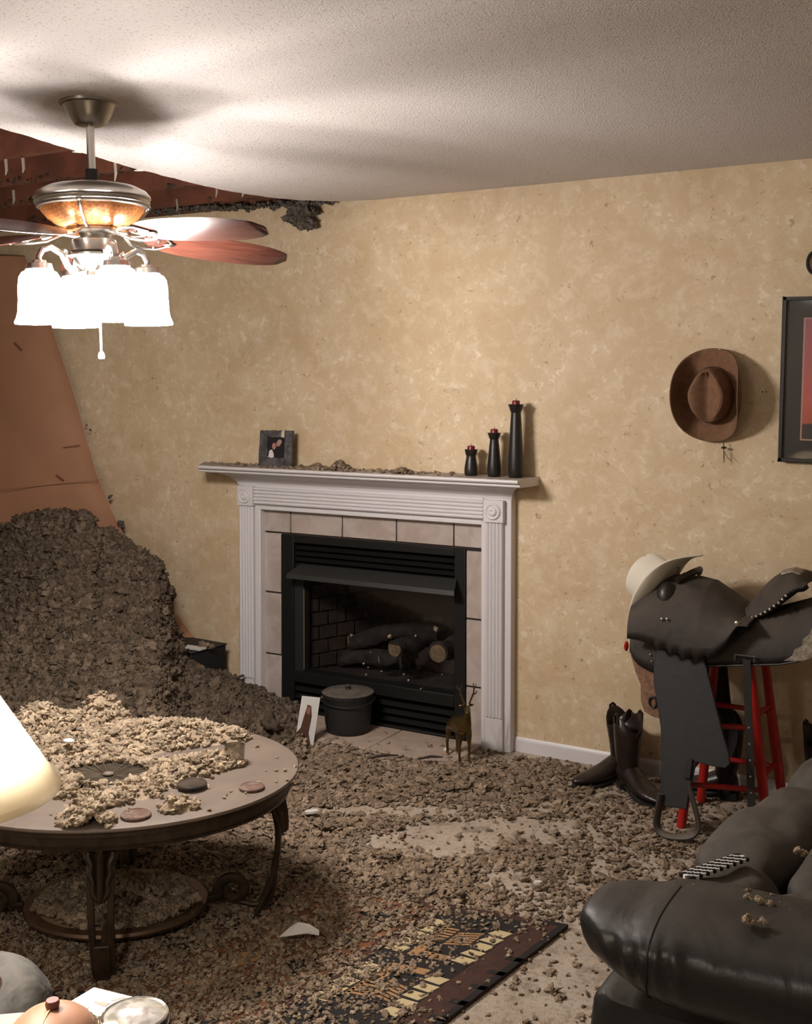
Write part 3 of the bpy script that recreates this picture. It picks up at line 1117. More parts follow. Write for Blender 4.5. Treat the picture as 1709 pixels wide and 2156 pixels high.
# tiles
mb = MB()
mb.box(-3.40, FX0, -0.012, 0.0, 0, 0.99)
mb.box(FX1, -2.17, -0.012, 0.0, 0, 0.99)
mb.box(FX0, FX1, -0.012, 0.0, 0.856, 0.99)
part(mb, 'joint_bed', M['grout'], smooth=False)
T = [(a, b, .866, .990) for a, b in ((-3.385, -3.226), (-3.220, -2.929), (-2.923, -2.635), (-2.629, -2.341), (-2.335, -2.172))]
T += [(-3.385, -3.280, a, b) for a, b in ((0, .265), (.271, .567), (.573, .860))]
T += [(-2.275, -2.172, a, b) for a, b in ((0, .250), (.256, .549), (.555, .852))]
for x0, x1, z0, z1 in T:
    mb = MB()
    mb.box(x0, x1, -0.020, -0.008, z0 + 0.001, z1 - 0.001)
    part(mb, 'tile', M['tile'], bevel=0.002, seg=1)
# firebox
mb = MB()
for b in ((FX0, FX0 + .075, 0, FZ1), (FX1 - .055, FX1, 0, FZ1), (FX0 + .0752, FX1 - .0552, .822, FZ1), (FX0 + .0752, FX1 - .0552, .15, .205), (FX0 + .0752, FX1 - .0552, 0, .02), (FX0 + .0752, FX1 - .0552, .655, .70)):
    mb.box(b[0], b[1], -0.024, 0.05, b[2], b[3])
part(mb, 'firebox_frame', M['black'], bevel=0.003)
mb = MB()
mb.box(FX0, FX1, 0.06, 0.08, 0.66, FZ1)
mb.box(FX0, FX1, 0.06, 0.08, 0.0, .20)
part(mb, 'louvre_back', M['blackm'], smooth=False)
for z in (.802, .774, .746, .718):
    mb = MB()
    mb.prism([(-.018, -.010), (-.012, -.013), (.03, .012), (.03, .016)], lambda p, q, a: (a, p, z + q), FX0 + .07, FX1 - .05)
    part(mb, 'louvre_slat', M['black'], smooth=False)
for z in (.122, .086, .050):
    mb = MB()
    mb.prism([(-.018, -.012), (-.012, -.015), (.03, .012), (.03, .017)], lambda p, q, a: (a, p, z + q), FX0 + .07, FX1 - .05)
    part(mb, 'louvre_slat', M['black'], smooth=False)
mb = MB()
hp = [(-.020, .722), (-.026, .724), (-.098, .684), (-.104, .664), (-.098, .662), (-.090, .676), (-.020, .708)]
n = len(hp)
vs = []
for xe, sg in ((-3.160, 1), (-2.322, -1)):
    vs += [(xe - sg * (-y - .02) * 0.35, y, z) for y, z in hp]
mb.add(vs, [(i, (i + 1) % n, n + (i + 1) % n, n + i) for i in range(n)] + [tuple(reversed(range(n))), tuple(range(n, 2 * n))])
part(mb, 'hood', mat('black_hood', (0.020, 0.020, 0.018), 0.5), smooth=False)
GX0, GX1, GZ0, GZ1 = -3.148, -2.330, .20, .66
for b in ((GX0 - .055, GX0), (GX1, GX1 + .03)):
    mb = MB()
    mb.box(b[0], b[1], -0.018, 0.03, .16, .70)
    part(mb, 'glass_stile', M['blackm'], bevel=0.003)
mb = MB()
mb.box(GX0, GX1, 0.004, 0.008, GZ0 - .02, GZ1 + .02)
part(mb, 'glass_pane', M['glass'], smooth=False)
mb = MB()
mb.box(GX0 - .001, GX0 + .004, -0.020, -.014, .215, .60)
M['edge'] = mat('worn_brass_edge', (0.20, 0.165, 0.10), 0.45, 0.5)
part(mb, 'bright_edge_strip', M['edge'], smooth=False)
mb = MB()
mb.box(GX1 - .003, GX1 + .002, -0.020, -.014, .235, .60)
part(mb, 'bright_edge_strip', M['edge'], smooth=False)
mb = MB()
a0, a1, yb = GX0 - .06, GX1 + .04, .42
mb.add([(a0, .03, 0), (a0 + .16, yb, 0), (a1 - .16, yb, 0), (a1, .03, 0), (a0, .03, .72), (a0 + .16, yb, .72), (a1 - .16, yb, .72), (a1, .03, .72), ],
       [(0, 1, 5, 4), (1, 2, 6, 5), (2, 3, 7, 6), (4, 5, 6, 7)])
mb.add([(a0, .03, .16), (a1, .03, .16), (a1, yb, .16), (a0, yb, .16)], [(0, 1, 2, 3)])
lin = part(mb, 'brick_liner', M['brick'], smooth=False, solid=0.01)
rb = random.Random(4)
for row in range(7):
    z = .20 + row * .068
    for c in range(4):
        u = (c + (0.5 if row % 2 else 0)) / 4.0
        if u > 0.95:
            continue
        mb = MB()
        pa = V(a0, .03, 0) + V(.16, yb - .03, 0) * (u + .02)
        pb = V(a0, .03, 0) + V(.16, yb - .03, 0) * min(u + .23, .99)
        off = V(.012, -.005, 0)
        mb.beam(tuple(pa + off + V(0, 0, z + .03)), tuple(pb + off + V(0, 0, z + .03)), .014, .058)
        b_ = mb.build('brick', M['brick'], None, smooth=False)
        b_.parent = lin
LG = [((831, 1366), (905, 1345), .042, .05), ((922, 1376), (975, 1352), .046, .06), ((800, 1392), (880, 1372), .03, .16), ((660, 1400), (860, 1385), .04, .24), ((740, 1350), (940, 1310), .04, .27)]
for i, ((ax, ay), (bx, by), r, yy) in enumerate(LG):
    pa, pb = onY(ax, ay, yy), onY(bx, by, yy + (.26 if i < 2 else .08))
    pa[2] = max(pa[2], .16 + r)
    d = pb - pa
    mb = MB()
    pts = [pa + d * t + V(0, 0, .008 * sin(9 * t + i)) for t in np.linspace(0, 1, 9)]
    mb.tube(pts, [r * (1 + .12 * sin(5 * k + i)) for k in range(9)], 12)
    lg = part(mb, 'log', M['log'])
    mb = MB()
    dn_ = d / np.linalg.norm(d)
    mb.tube([pa - dn_ * .004, pa + dn_ * .002], [r * .88, r * .9], 14)
    e_ = mb.build('log_end', M['logend'], None)
    e_.parent = lg
# specks of insulation on and behind the glass
r_ = np.random.RandomState(8)
pp, ss = [], []
for px, py, s_ in ((740, 1339, .016), (820, 1340, .018), (875, 1338, .009), (766, 1397, .008), (803, 1413, .009), (916, 1325, .02), (770, 1420, .008), (680, 1430, .010), (672, 1433, .012), (690, 1434, .012), (764, 1446, .007), (850, 1420, .006), (886, 1450, .008), (775, 1405, .006), (780, 1373, .005), (618, 1470, .008), (650, 1432, .008), (930, 1420, .006), (860, 1432, .006)):
    pp.append(onY(px, py, -.012 if s_ < .015 else .03))
    ss.append(s_ * .5)
o = np_mesh('glass_specks', [clumps(np.array(pp), np.array(ss), r_, 1.0)], M['insul_l'], kind='stuff')
o.parent = fp
o.matrix_parent_inverse = fpm
# hearth slabs
for x0, x1 in ((-3.27, -2.60), (-2.595, -2.19)):
    mb = MB()
    mb.box(x0, x1, -0.33, -0.025, 0, 0.010)
    part(mb, 'hearth_tile', mat('dusty_hearth', (0.36, 0.275, 0.21), 0.8, col2=(0.42, 0.33, 0.26), vs=12), bevel=0.003)

# ------------------------------------------------------------------ on the mantel
SHELF = 1.188
r_ = np.random.RandomState(9)
pp, ss = [], []
for i in range(520):
    px = r_.choice([r_.uniform(440, 970), r_.normal(715, 14), r_.normal(845, 12), r_.normal(600, 60), r_.normal(668, 8)])
    y = -r_.uniform(.02, .17)
    p = onY(px, 990, y)
    if -3.72 < p[0] < -2.28:
        pk = math.exp(-((px - 717) / 17) ** 2) + .6 * math.exp(-((px - 848) / 9) ** 2) + .5 * math.exp(-((px - 668) / 9) ** 2)
        pp.append((p[0], y, SHELF + .003 + r_.rand() * .028 * pk))
        ss.append(r_.uniform(.003, .008) + .005 * pk)
np_mesh('mantel_insulation', [clumps(np.array(pp), np.array(ss), r_, .7)], M['insul'])
tag(bpy.data.objects['mantel_insulation'], 'brown insulation crumbs scattered along the mantel shelf', 'insulation')

for i, (px, zt, rtop, rw, rb_, lab) in enumerate(((991.5, .112, .029, .0205, .0295, 'shortest of the three black candle holders on the mantel'),
                                                 (1040, .186, .029, .0185, .030, 'middle-height black candle holder of the three on the mantel'),
                                                 (1085.5, .308, .033, .021, .033, 'tallest of the three black candle holders on the mantel'))):
    p = onY(px, 1001, -.085)
    h = zt
    t = empty('candle_holder', (p[0], -.085, SHELF + .0005), lab, 'candle holder', 'black candle holders on the mantel')
    mb = MB()
    cup = min(.036, h * .26) if i == 2 else .028
    nk = h - cup
    prof = [(rb_ * .86, 0), (rb_ * .93, .004), (rb_, h * .12), (rb_ * .985, h * .26), (rw + (rb_ - rw) * .62, h * .45), (rw + (rb_ - rw) * .25, nk * .82), (rw * 1.02, nk - .008), (rw, nk)]
    mb.lathe(prof, 28)
    mb.build('body', M['holder'], t)
    mb = MB()
    mb.lathe([(rw, nk + .0005), (rw * 1.2, nk + cup * .3), (rtop * .93, nk + cup * .8), (rtop, h), (rtop * .9, h), (rtop * .6, h - .006)], 28)
    mb.build('cup', M['holder'], t)
    cn = empty('candle', (p[0], -.085, SHELF + h - .005), 'dark red candle stub in the ' + ('shortest', 'middle-height', 'tallest')[i] + ' black holder', 'candle', 'red candle stubs')
    mb = MB()
    mb.lathe([(.0165, 0), (.0165, .018), (.015, .0205), (.006, .023), (.001, .022)], 24)
    mb.build('wax', M['candle'], cn)
    mb = MB()
    mb.tube([(0, 0, .021), (.0005, 0, .026), (.003, 0, .030)], .0011, 6)
    mb.build('wick', M['wick'], cn)

# photo frame on the mantel
p = onY(580, 976, -.10)
t = empty('photo_frame', (p[0], -.10, SHELF + .002), 'chipped grey photo frame holding a couple photo on the mantel', 'photo frame', rot=(radians(-7), 0, radians(8)))
FWd, FHt = .172, .172
mb = MB()
rj = random.Random(2)
out = []
for k_ in range(10):
    out.append((-FWd / 2 + rj.uniform(0, .004), FHt * (1 - k_ / 9)))
for k_ in range(1, 8):
    out.append((-FWd / 2 + FWd * k_ / 8, rj.uniform(0, .001)))
for k_ in range(10):
    out.append((FWd / 2 - rj.uniform(0, .004), FHt * k_ / 9))
for k_ in range(1, 8):
    out.append((FWd / 2 - FWd * k_ / 8, FHt - rj.uniform(0, .004)))
for (x0, x1, z0, z1) in ((-.5, -.27, 0, 1), (.29, .5, 0, 1), (-.28, .30, .80, 1), (-.28, .30, 0, .24)):
    n_ = 7
    pl = [(x0 * FWd + (x1 - x0) * FWd * k_ / n_, z0 * FHt + rj.uniform(0, .002)) for k_ in range(n_ + 1)]
    pl += [(x1 * FWd + rj.uniform(-.001, .003), z0 * FHt + (z1 - z0) * FHt * k_ / n_) for k_ in range(1, n_)]
    pl += [(x1 * FWd - (x1 - x0) * FWd * k_ / n_, z1 * FHt - rj.uniform(0, .003)) for k_ in range(n_ + 1)]
    pl += [(x0 * FWd - rj.uniform(-.001, .003), z1 * FHt - (z1 - z0) * FHt * k_ / n_) for k_ in range(1, n_)]
    mb.prism(pl, lambda a, b, c: (a, c, b), -.012, .006)
mb.build('frame', M['pframe'], t, smooth=False)
mb = MB()
mb.box(-.27 * FWd, .29 * FWd, -.002, .004, .24 * FHt, .80 * FHt)
ph = mb.build('photo', M['photok'], t, smooth=False)


def decal(parent, pts, m_, y=-.0035, name='print', th=.0008):
    mb = MB()
    mb.prism(pts, lambda a, b, c: (a, c, b), y - th, y)
    return mb.build(name, m_, parent, smooth=False)


def ell(cx, cz, rx, rz, n=14, rot=0):
    return [(cx + rx * cos(2 * pi * k_ / n) * cos(rot) - rz * sin(2 * pi * k_ / n) * sin(rot), cz + rx * cos(2 * pi * k_ / n) * sin(rot) + rz * sin(2 * pi * k_ / n) * cos(rot)) for k_ in range(n)]


decal(ph, [(-.040, .045), (-.036, .075), (-.022, .080), (-.012, .060), (-.010, .044), (-.026, .040)], M['shirt'], name='printed_shirt')
decal(ph, ell(-.012, .096, .011, .016), M['skin'], name='printed_face')
decal(ph, ell(.012, .110, .012, .016, rot=-.4), M['skin'], name='printed_face')
decal(ph, ell(.018, .118, .011, .010, rot=-.4), M['hair'], y=-.0046, name='printed_hair')
decal(ph, [(-.052, .044), (-.045, .052), (-.040, .043)], M['shirt'], name='printed_corner')
mb = MB()
mb.prism([(.028, .140), (.045, .136), (.044, .172), (.030, .166)], lambda a, b, c: (a, c, b), -.0145, -.0123)
mb.build('bow', mat('cream_ribbon', (.55, .5, .36), .7), t, smooth=False)
mb = MB()
mb.beam((0, .006, .12), (0, .055, .012), .03, .004)
mb.build('easel_leg', M['framek'], t, smooth=False)

# ------------------------------------------------------------------ hearth things
# cast iron pot
p = onZ(717, 1545, .012)
t = empty('cooking_pot', (p[0], p[1] + .06, .011), 'black cast-iron pot with a dusty lid and wire bail on the hearth', 'pot')
zz = onZ(717, 1478, .2)
mb = MB()
PR = .112
mb.lathe([(.0, 0), (PR * .80, 0), (PR * .88, .010), (PR * .93, .05), (PR * .97, .12), (PR, .158), (PR * 1.03, .164), (PR * 1.03, .170), (PR * .98, .172)], 40)
mb.build('body', M['cast'], t)
mb = MB()
mb.lathe([(PR * 1.0, .171), (PR * 1.05, .173), (PR * 1.05, .179), (PR * .9, .184), (PR * .4, .189), (.012, .190), (.010, .198), (.014, .203), (.012, .208), (.001, .209)], 40)
mb.build('lid', M['cast'], t)
mb = MB()
pts = []
for k_ in range(17):
    a = pi * k_ / 16
    q = V(cos(a) * PR * 1.08, -sin(a) * PR * 1.10, .150 - sin(a) * .012)
    ca, sa = cos(YAW), sin(YAW)
    pts.append((q[0] * ca - q[1] * sa, q[0] * sa + q[1] * ca, q[2]))
mb.tube(pts, .0028, 6)
mb.build('bail_handle', M['blackm'], t)
for s_ in (-1, 1):
    mb = MB()
    mb.tube([(s_ * PR * 1.0 * cos(YAW), s_ * PR * 1.0 * sin(YAW), .150), (s_ * PR * 1.1 * cos(YAW), s_ * PR * 1.1 * sin(YAW), .152)], .008, 8)
    mb.build('ear', M['cast'], t)

# photograph card leaning on the pot
pa, pb = onZ(636, 1563, .02), onY(640, 1474, -.36)
t = empty('leaning_photograph', (pa[0] + .01, pa[1], .012), 'white-bordered photograph standing tilted beside the cast-iron pot', 'photograph', rot=(radians(-6), radians(13), radians(62)))
mb = MB()
mb.box(-.045, .045, -.002, .002, 0, .205)
cd = mb.build('card', M['paper'], t, smooth=False)
mb = MB()
mb.prism([(-.045, 0), (.03, 0), (.012, .05), (.016, .12), (.006, .165), (-.012, .17), (-.022, .12), (-.03, .07), (-.045, .05)], lambda a, b, c: (a, c, b), -.003, -.002)
mb.build('printed_figure', M['brownp'], cd, smooth=False)
mb = MB()
mb.prism(ell(-.004, .145, .010, .018), lambda a, b, c: (a, c, b), -.0036, -.003)
mb.build('printed_face', M['skin'], cd, smooth=False)


# brass deer
def skin(name, nodes, edges, m_, parent=None, sub=2):
    me = bpy.data.meshes.new(name)
    me.from_pydata([q[:3] for q in nodes], edges, [])
    me.materials.append(m_)
    o = bpy.data.objects.new(name, me)
    COL.objects.link(o)
    if parent:
        o.parent = parent
    sm = o.modifiers.new('skin', 'SKIN')
    sm.use_smooth_shade = True
    for i, q in enumerate(nodes):
        sv = me.skin_vertices[0].data[i]
        r = q[3]
        sv.radius = (r, r) if not isinstance(r, tuple) else r
    me.skin_vertices[0].data[0].use_root = True
    if sub:
        s_ = o.modifiers.new('sub', 'SUBSURF')
        s_.levels = sub
        s_.render_levels = sub
    return o


p = onZ(957, 1606, .005)
t = empty('deer_figurine', (p[0] + .02, p[1] + .03, .006), 'aged brass standing deer figurine with antlers at the hearth edge', 'figurine', rot=(0, 0, YAW + radians(16)))
# local frame: -y to the viewer (head), +x right
nd = [(-.012, .06, .150, .032), (-.004, .0, .155, .036), (0, -.035, .165, .031), (.003, -.052, .195, .018), (.002, -.058, .225, .014), (0, -.064, .245, .014), (-.010, -.090, .238, .010), (-.016, -.106, .230, .0065),
      (.016, -.035, .12, .015), (.018, -.036, .075, .007), (.018, -.034, .04, .0055), (.018, -.038, .006, .006), (.018, -.046, .003, .006),
      (-.020, -.030, .12, .015), (-.022, -.030, .075, .007), (-.022, -.028, .04, .0055), (-.022, -.032, .006, .006), (-.022, -.040, .003, .006),
      (.006, .075, .13, .020), (.010, .085, .085, .010), (.010, .098, .060, .0065), (.010, .090, .006, .006), (.010, .082, .003, .006),
      (-.032, .075, .13, .020), (-.036, .080, .085, .010), (-.036, .094, .060, .0065), (-.036, .086, .006, .006), (-.036, .078, .003, .006),
      (-.012, .092, .160, .010), (-.012, .104, .150, .006)]
ed = [(0, 1), (1, 2), (2, 3), (3, 4), (4, 5), (5, 6), (6, 7), (2, 8), (8, 9), (9, 10), (10, 11), (11, 12), (2, 13), (13, 14), (14, 15), (15, 16), (16, 17), (0, 18), (18, 19), (19, 20), (20, 21), (21, 22),
      (0, 23), (23, 24), (24, 25), (25, 26), (26, 27), (0, 28), (28, 29)]
skin('body', nd, ed, M['brass'], t)
for s_ in (-1, 1):
    mb = MB()
    mb.tube([(s_ * .010, -.058, .256), (s_ * .018, -.056, .275), (s_ * .030, -.056, .300), (s_ * .030, -.060, .325), (s_ * .024, -.066, .345)], [.0042, .004, .0038, .003, .0015], 8)
    mb.tube([(s_ * .026, -.056, .292), (s_ * .036, -.072, .305), (s_ * .036, -.078, .318)], [.003, .0026, .001], 6)
    mb.tube([(s_ * .031, -.058, .316), (s_ * .041, -.05, .328), (s_ * .042, -.05, .338)], [.003, .0024, .001], 6)
    mb.build('antler', M['brass'], t)
    mb = MB()
    mb.sphere((s_ * .020, -.052, .250), .010, 10, 6, (1.2, .35, .55))
    mb.build('ear', M['brass'], t)
# small pieces near it
p = onZ(938, 1578, .015)
mb = MB()
mb.tube([(p[0] - .012, p[1], .004), (p[0] + .002, p[1] + .01, .022), (p[0] + .008, p[1] + .012, .042)], [.007, .010, .004], 8, flat=.4)
tag(mb.build('plastic_shard', M['paper']), 'white curled plastic shard leaning beside the deer figurine', 'shard')
for i, ((ax, ay), (bx, by), lab) in enumerate((((778, 1596), (838, 1590), 'thin dark stick lying left of the deer in the insulation'), ((880, 1598), (932, 1594), 'short dark stick lying just before the deer'))):
    a, b = onZ(ax, ay, .03), onZ(bx, by, .035)
    mb = MB()
    mb.tube([a, (a + b) / 2 + V(0, 0, .006), b], [.004, .006, .003], 7)
    tag(mb.build('stick', M['stick']), lab, 'stick', 'dark sticks by the hearth')

# speaker-like black cabinet half buried left of the fireplace
pA, pB = onY(372, 1392, -.30), onY(461, 1360, -.12)
t = empty('speaker_cabinet', ((pB[0] - .17), -.20, 0), 'black box cabinet half buried in insulation left of the fireplace', 'cabinet', rot=(0, 0, radians(-4)))
mb = MB()
mb.box(-.17, .165, -.10, .14, 0, .295)
cab = mb.build('body', M['specker'], t, bevel=.004)
mb = MB()
mb.box(-.175, .17, -.104, .144, .2955, .302)
mb.build('top_panel', M['specker'], t, bevel=.002)
p = onY(412, 1360, -.24)
mb = MB()
mb.box(p[0] - .07, p[0] + .05, p[1] - .03, p[1] + .02, .3045, .312)
mb.v = [(x, y, z + .12 * (x - p[0])) if False else (x, y, z) for x, y, z in mb.v]
tag(mb.build('plasterboard_scrap', M['gyp'], smooth=False), 'pale strip of plasterboard lying on the black cabinet', 'plasterboard')
p = onY(434, 1352, -.2)
tuft('insulation_tuft', (p[0], -.2, .308), .022, 14, M['insul'], 'small brown insulation tuft on top of the black cabinet', spread=(1.2, .7, .8), seed=12)

# half-buried basket behind the table
p = onZ(305, 1492, .22)
t = empty('wicker_basket', (p[0], p[1], p[2] - .10), 'dark round wicker basket half buried in the pile behind the table', 'basket', rot=(radians(24), radians(10), 0))
mb = MB()
mb.lathe([(.055, 0), (.068, .04), (.075, .10), (.078, .105), (.070, .10), (.060, .03)], 28)
mb.build('bowl', M['basket'], t)
for z in (.02, .04, .06, .08):
    mb = MB()
    R_ = .058 + z * .18
    mb.tube([(R_ * cos(a) * 1.03, R_ * sin(a) * 1.03, z) for a in np.linspace(0, 2 * pi, 28)[:-1]], .006, 6, closed=True)
    mb.build('woven_band', M['basket'], t)

# ------------------------------------------------------------------ ceiling fan
p = onZ(188, 213, HC - .005)
fan = empty('ceiling_fan', p, 'nickel ceiling fan with mahogany blades and four lit glass shades', 'ceiling fan', rot=(0, radians(-1.3), YAW))
mb = MB()
mb.lathe([(.086, .012), (.088, -.004), (.086, -.012), (.076, -.014), (.072, -.020), (.060, -.045), (.046, -.066), (.040, -.070), (.012, -.071)], 40)
mb.build('canopy', M['pewter'], fan)
mb = MB()
mb.lathe([(.012, -.07), (.012, -.21)], 20)
mb.build('downrod', M['nickel'], fan)
mb = MB()
mb.lathe([(.0185, -.200), (.0185, -.236), (.024, -.240), (.030, -.244)], 20)
mb.build('coupling', M['blackm'], fan)
mb = MB()
mb.lathe([(.030, -.240), (.080, -.244), (.130, -.254), (.158, -.268), (.168, -.280), (.170, -.287), (.164, -.292), (.167, -.297), (.165, -.304), (.158, -.308), (.160, -.313), (.150, -.316)], 48)
mh = mb.build('motor_housing', M['nickel'], fan)
mb = MB()
mb.lathe([(.152, -.312), (.147, -.325), (.130, -.345), (.106, -.362), (.080, -.372), (.070, -.373)], 48, cap=False)
mb.build('woven_bowl', M['wicker'], fan)
for a in (-pi / 2 + .03, pi / 2, 0.35, pi - 0.3):
    mb = MB()
    pts = [(r * cos(a), r * sin(a), z) for r, z in ((.162, -.306), (.158, -.316), (.150, -.327), (.133, -.347), (.109, -.365), (.078, -.376))]
    mb.tube(pts, .005, 8)
    mb.sphere((.162 * cos(a), .162 * sin(a), -.308), .008, 10, 6)
    mb.build('bowl_rib', M['nickel'], fan)
mb = MB()
mb.lathe([(.060, -.370), (.078, -.374), (.080, -.384), (.066, -.388), (.052, -.392), (.050, -.402), (.055, -.404), (.064, -.408), (.066, -.412), (.066, -.440), (.060, -.443), (.064, -.446), (.074, -.449), (.076, -.455), (.062, -.460), (.056, -.470), (.046, -.486), (.034, -.494), (.026, -.500), (.030, -.512), (.022, -.530), (.010, -.545), (.004, -.555)], 40)
mb.build('switch_housing', M['nickel'], fan)
# blades


def blade_w(t_):
    return .076 * (max(0.0, 1 - abs(2 * t_ - 1.04) ** 2.6)) ** 0.5 if 0 < t_ < 1 else .006


for bi, ang in enumerate((-34, 38, 110, 182, 254)):
    a = radians(ang)
    bl = bpy.data.objects.new('blade_arm', None)
    COL.objects.link(bl)
    bl.parent = fan
    bl.location = (0, 0, -.378)
    bl.rotation_euler = (0, 0, a)
    droop = .075
    pit = radians(-19)

    def bp(r, wv, th):
        return (r, wv * cos(pit) + th * 0, -.012 - droop * (r - .08) + wv * sin(pit) + th)
    # iron: two curved prongs and a plate
    mb = MB()
    mb.tube([(.062, 0, 0), (.085, 0, -.006), (.11, 0, -.016), bp(.15, 0, -.006)], [.011, .010, .009, .008], 8, flat=.6)
    for s_ in (-1, 1):
        mb.tube([(.10, 0, -.014), bp(.13, s_ * .030, -.008), bp(.17, s_ * .046, -.007), bp(.215, s_ * .040, -.006), bp(.245, s_ * .012, -.006)], [.007, .007, .007, .006, .005], 8, flat=.6)
    mb.sphere(bp(.245, 0, -.006), .014, 10, 6, (1.5, 1, .45))
    ir = mb.build('blade_iron', M['nickel'], bl)
    mb = MB()
    NB = 30
    R = []
    for i in range(NB + 1):
        t_ = i / NB
        r = .155 + (.665 - .155) * t_
        wv = max(blade_w(t_), .004)
        R.append([bp(r, -wv, 0), bp(r, -wv * .9, -.003), bp(r, wv * .9, -.003), bp(r, wv, 0), bp(r, wv * .9, .003), bp(r, -wv * .9, .003)])
    mb.rings(R)
    mb.build('blade', M['blade'], bl, ang=50)
    for rr, ww in ((.20, .02), (.20, -.02), (.245, 0)):
        mb = MB()
        mb.sphere(bp(rr, ww, -.010), .005, 8, 5)
        mb.build('screw', M['nickel'], bl)
# lamps
for li, ang in enumerate((216, 306, 36, 126)):
    a = radians(ang)
    R_ = .165
    arm = bpy.data.objects.new('lamp_arm', None)
    COL.objects.link(arm)
    arm.parent = fan
    arm.rotation_euler = (0, 0, a)
    mb = MB()
    mb.tube([(.030, 0, -.505), (.055, 0, -.510), (.080, 0, -.488), (.098, 0, -.452), (.130, 0, -.434), (.154, 0, -.442), (.165, 0, -.462), (.165, 0, -.478)], [.011, .011, .0105, .010, .010, .0095, .009, .009], 10)
    mb.tube([(.098, 0, -.452), (.088, 0, -.440), (.080, 0, -.446), (.082, 0, -.456)], [.006, .006, .005, .004], 8)
    mb.build('scroll_arm', M['nickel'], arm)
    mb = MB()
    mb.lathe([(.010, -.472), (.020, -.474), (.022, -.480), (.036, -.484), (.038, -.492), (.040, -.500), (.036, -.506)], 28, (R_, 0, 0))
    mb.build('shade_fitter', M['nickel'], arm)
    mb = MB()
    mb.lathe([(.030, -.498), (.036, -.502), (.049, -.509), (.057, -.522), (.060, -.545), (.061, -.590), (.063, -.622), (.068, -.640), (.073, -.650), (.072, -.656), (.068, -.654)], 36, (R_, 0, 0), cap=False)
    mb.build('glass_shade', M['shade'], arm)
    mb = MB()
    mb.lathe([(.012, -.506), (.014, -.530), (.024, -.555), (.030, -.580), (.028, -.600), (.018, -.615), (.002, -.621)], 18, (R_, 0, 0))
    mb.build('bulb', M['fanbulb'], arm)
for dx, dy, z0, z1 in ((.006, -.03, -.54, -.655), (.014, -.012, -.54, -.735)):
    mb = MB()
    mb.tube([(dx, dy, z0), (dx + .001, dy, z1)], .0035 if z1 < -.7 else .006, 8)
    if z1 < -.7:
        mb.lathe([(.003, 0), (.008, -.006), (.0105, -.016), (.009, -.024), (.004, -.028)], 14, (dx + .001, dy, z1))
    mb.build('pull_chain', M['chain'], fan)

# ------------------------------------------------------------------ wall things
# brown hat
def hat(t, L, W, ch, curl, cL, cW, m_crown, m_brim, band=None, tip=0.0, m_under=None):
    """local x = front, z = crown up. brim half sizes L, W; crown half sizes cL, cW, height ch"""
    mb = MB()
    NA, NR = 56, 12
    R = []
    for j in range(NR + 1):
        f = j / NR
        ring = []
        for i in range(NA):
            a = 2 * pi * i / NA
            rx, ry = cL + (L - cL) * f, cW + (W - cW) * f
            x, y = rx * cos(a), ry * sin(a)
            side = abs(sin(a)) ** 2.2
            z = curl * side * f ** 1.9 * W + tip * abs(cos(a)) ** 4 * f ** 2
            y *= 1 - .30 * curl * side * f ** 2
            ring.append((x, y, z))
        R.append(ring)
    mb.rings(R, True, False)
    br = mb.build('brim', m_brim, t, solid=.004)
    mb = MB()
    R = []
    for f, rs_, zz_ in ((0, 1.02, 0), (.1, 1.0, .12), (.2, .985, .3), (.3, .965, .5), (.42, .94, .7), (.55, .90, .86), (.65, .84, .96), (.74, .75, 1.0), (.82, .60, .985), (.9, .40, .95), (.96, .2, .93), (1, .02, .92)):
        ring = []
        for i in range(NA):
            a = 2 * pi * i / NA
            x, y = cL * rs_ * cos(a), cW * rs_ * sin(a)
            fr = max(0, cos(a)) ** 1.5
            # pinched front, lengthwise crease
            y *= 1 - .42 * fr * min(1, zz_ * 1.1)
            cz = ch * zz_
            if zz_ > .6:
                cz -= ch * .34 * math.exp(-(y / (cW * .34)) ** 2) * (zz_ - .6) / .4 * (1 if x < cL * .75 else .6)
                cz += ch * .10 * (x / cL)
            ring.append((x, y, cz))
        R.append(ring)
    mb.rings(R, True, True)
    mb.build('crown', m_crown, t)
    if band:
        mb = MB()
        mb.rings([[(cL * k_ * cos(a), cW * k_ * sin(a) * (1 - .08 * max(0, cos(a))), z) for a in np.linspace(0, 2 * pi, NA + 1)[:-1]] for k_, z in ((1.03, .002), (1.02, .022))], True, False)
        mb.build('hat_band', band, t, solid=.002)
    return br


p = onY(1497, 832, -.055)
t = empty('cowboy_hat', (p[0], -.030, p[2]), 'brown felt cowboy hat hanging on the wall above the saddle', 'hat')
t.matrix_world = Matrix.Translation((p[0] - .005, -.022, p[2])) @ Matrix(((0, 1, 0), (0, 0, -1), (-1, 0, 0))).transposed().to_4x4() if False else Matrix.Translation((p[0] - .004, -.022, p[2])) @ Matrix(((0, -1, 0, 0), (0, 0, -1, 0), (1, 0, 0, 0), (0, 0, 0, 1)))
hat(t, .182, .168, .105, .80, .108, .080, M['hatb'], M['hatb'], mat('brown_hat_band', (.13, .06, .03), .8))
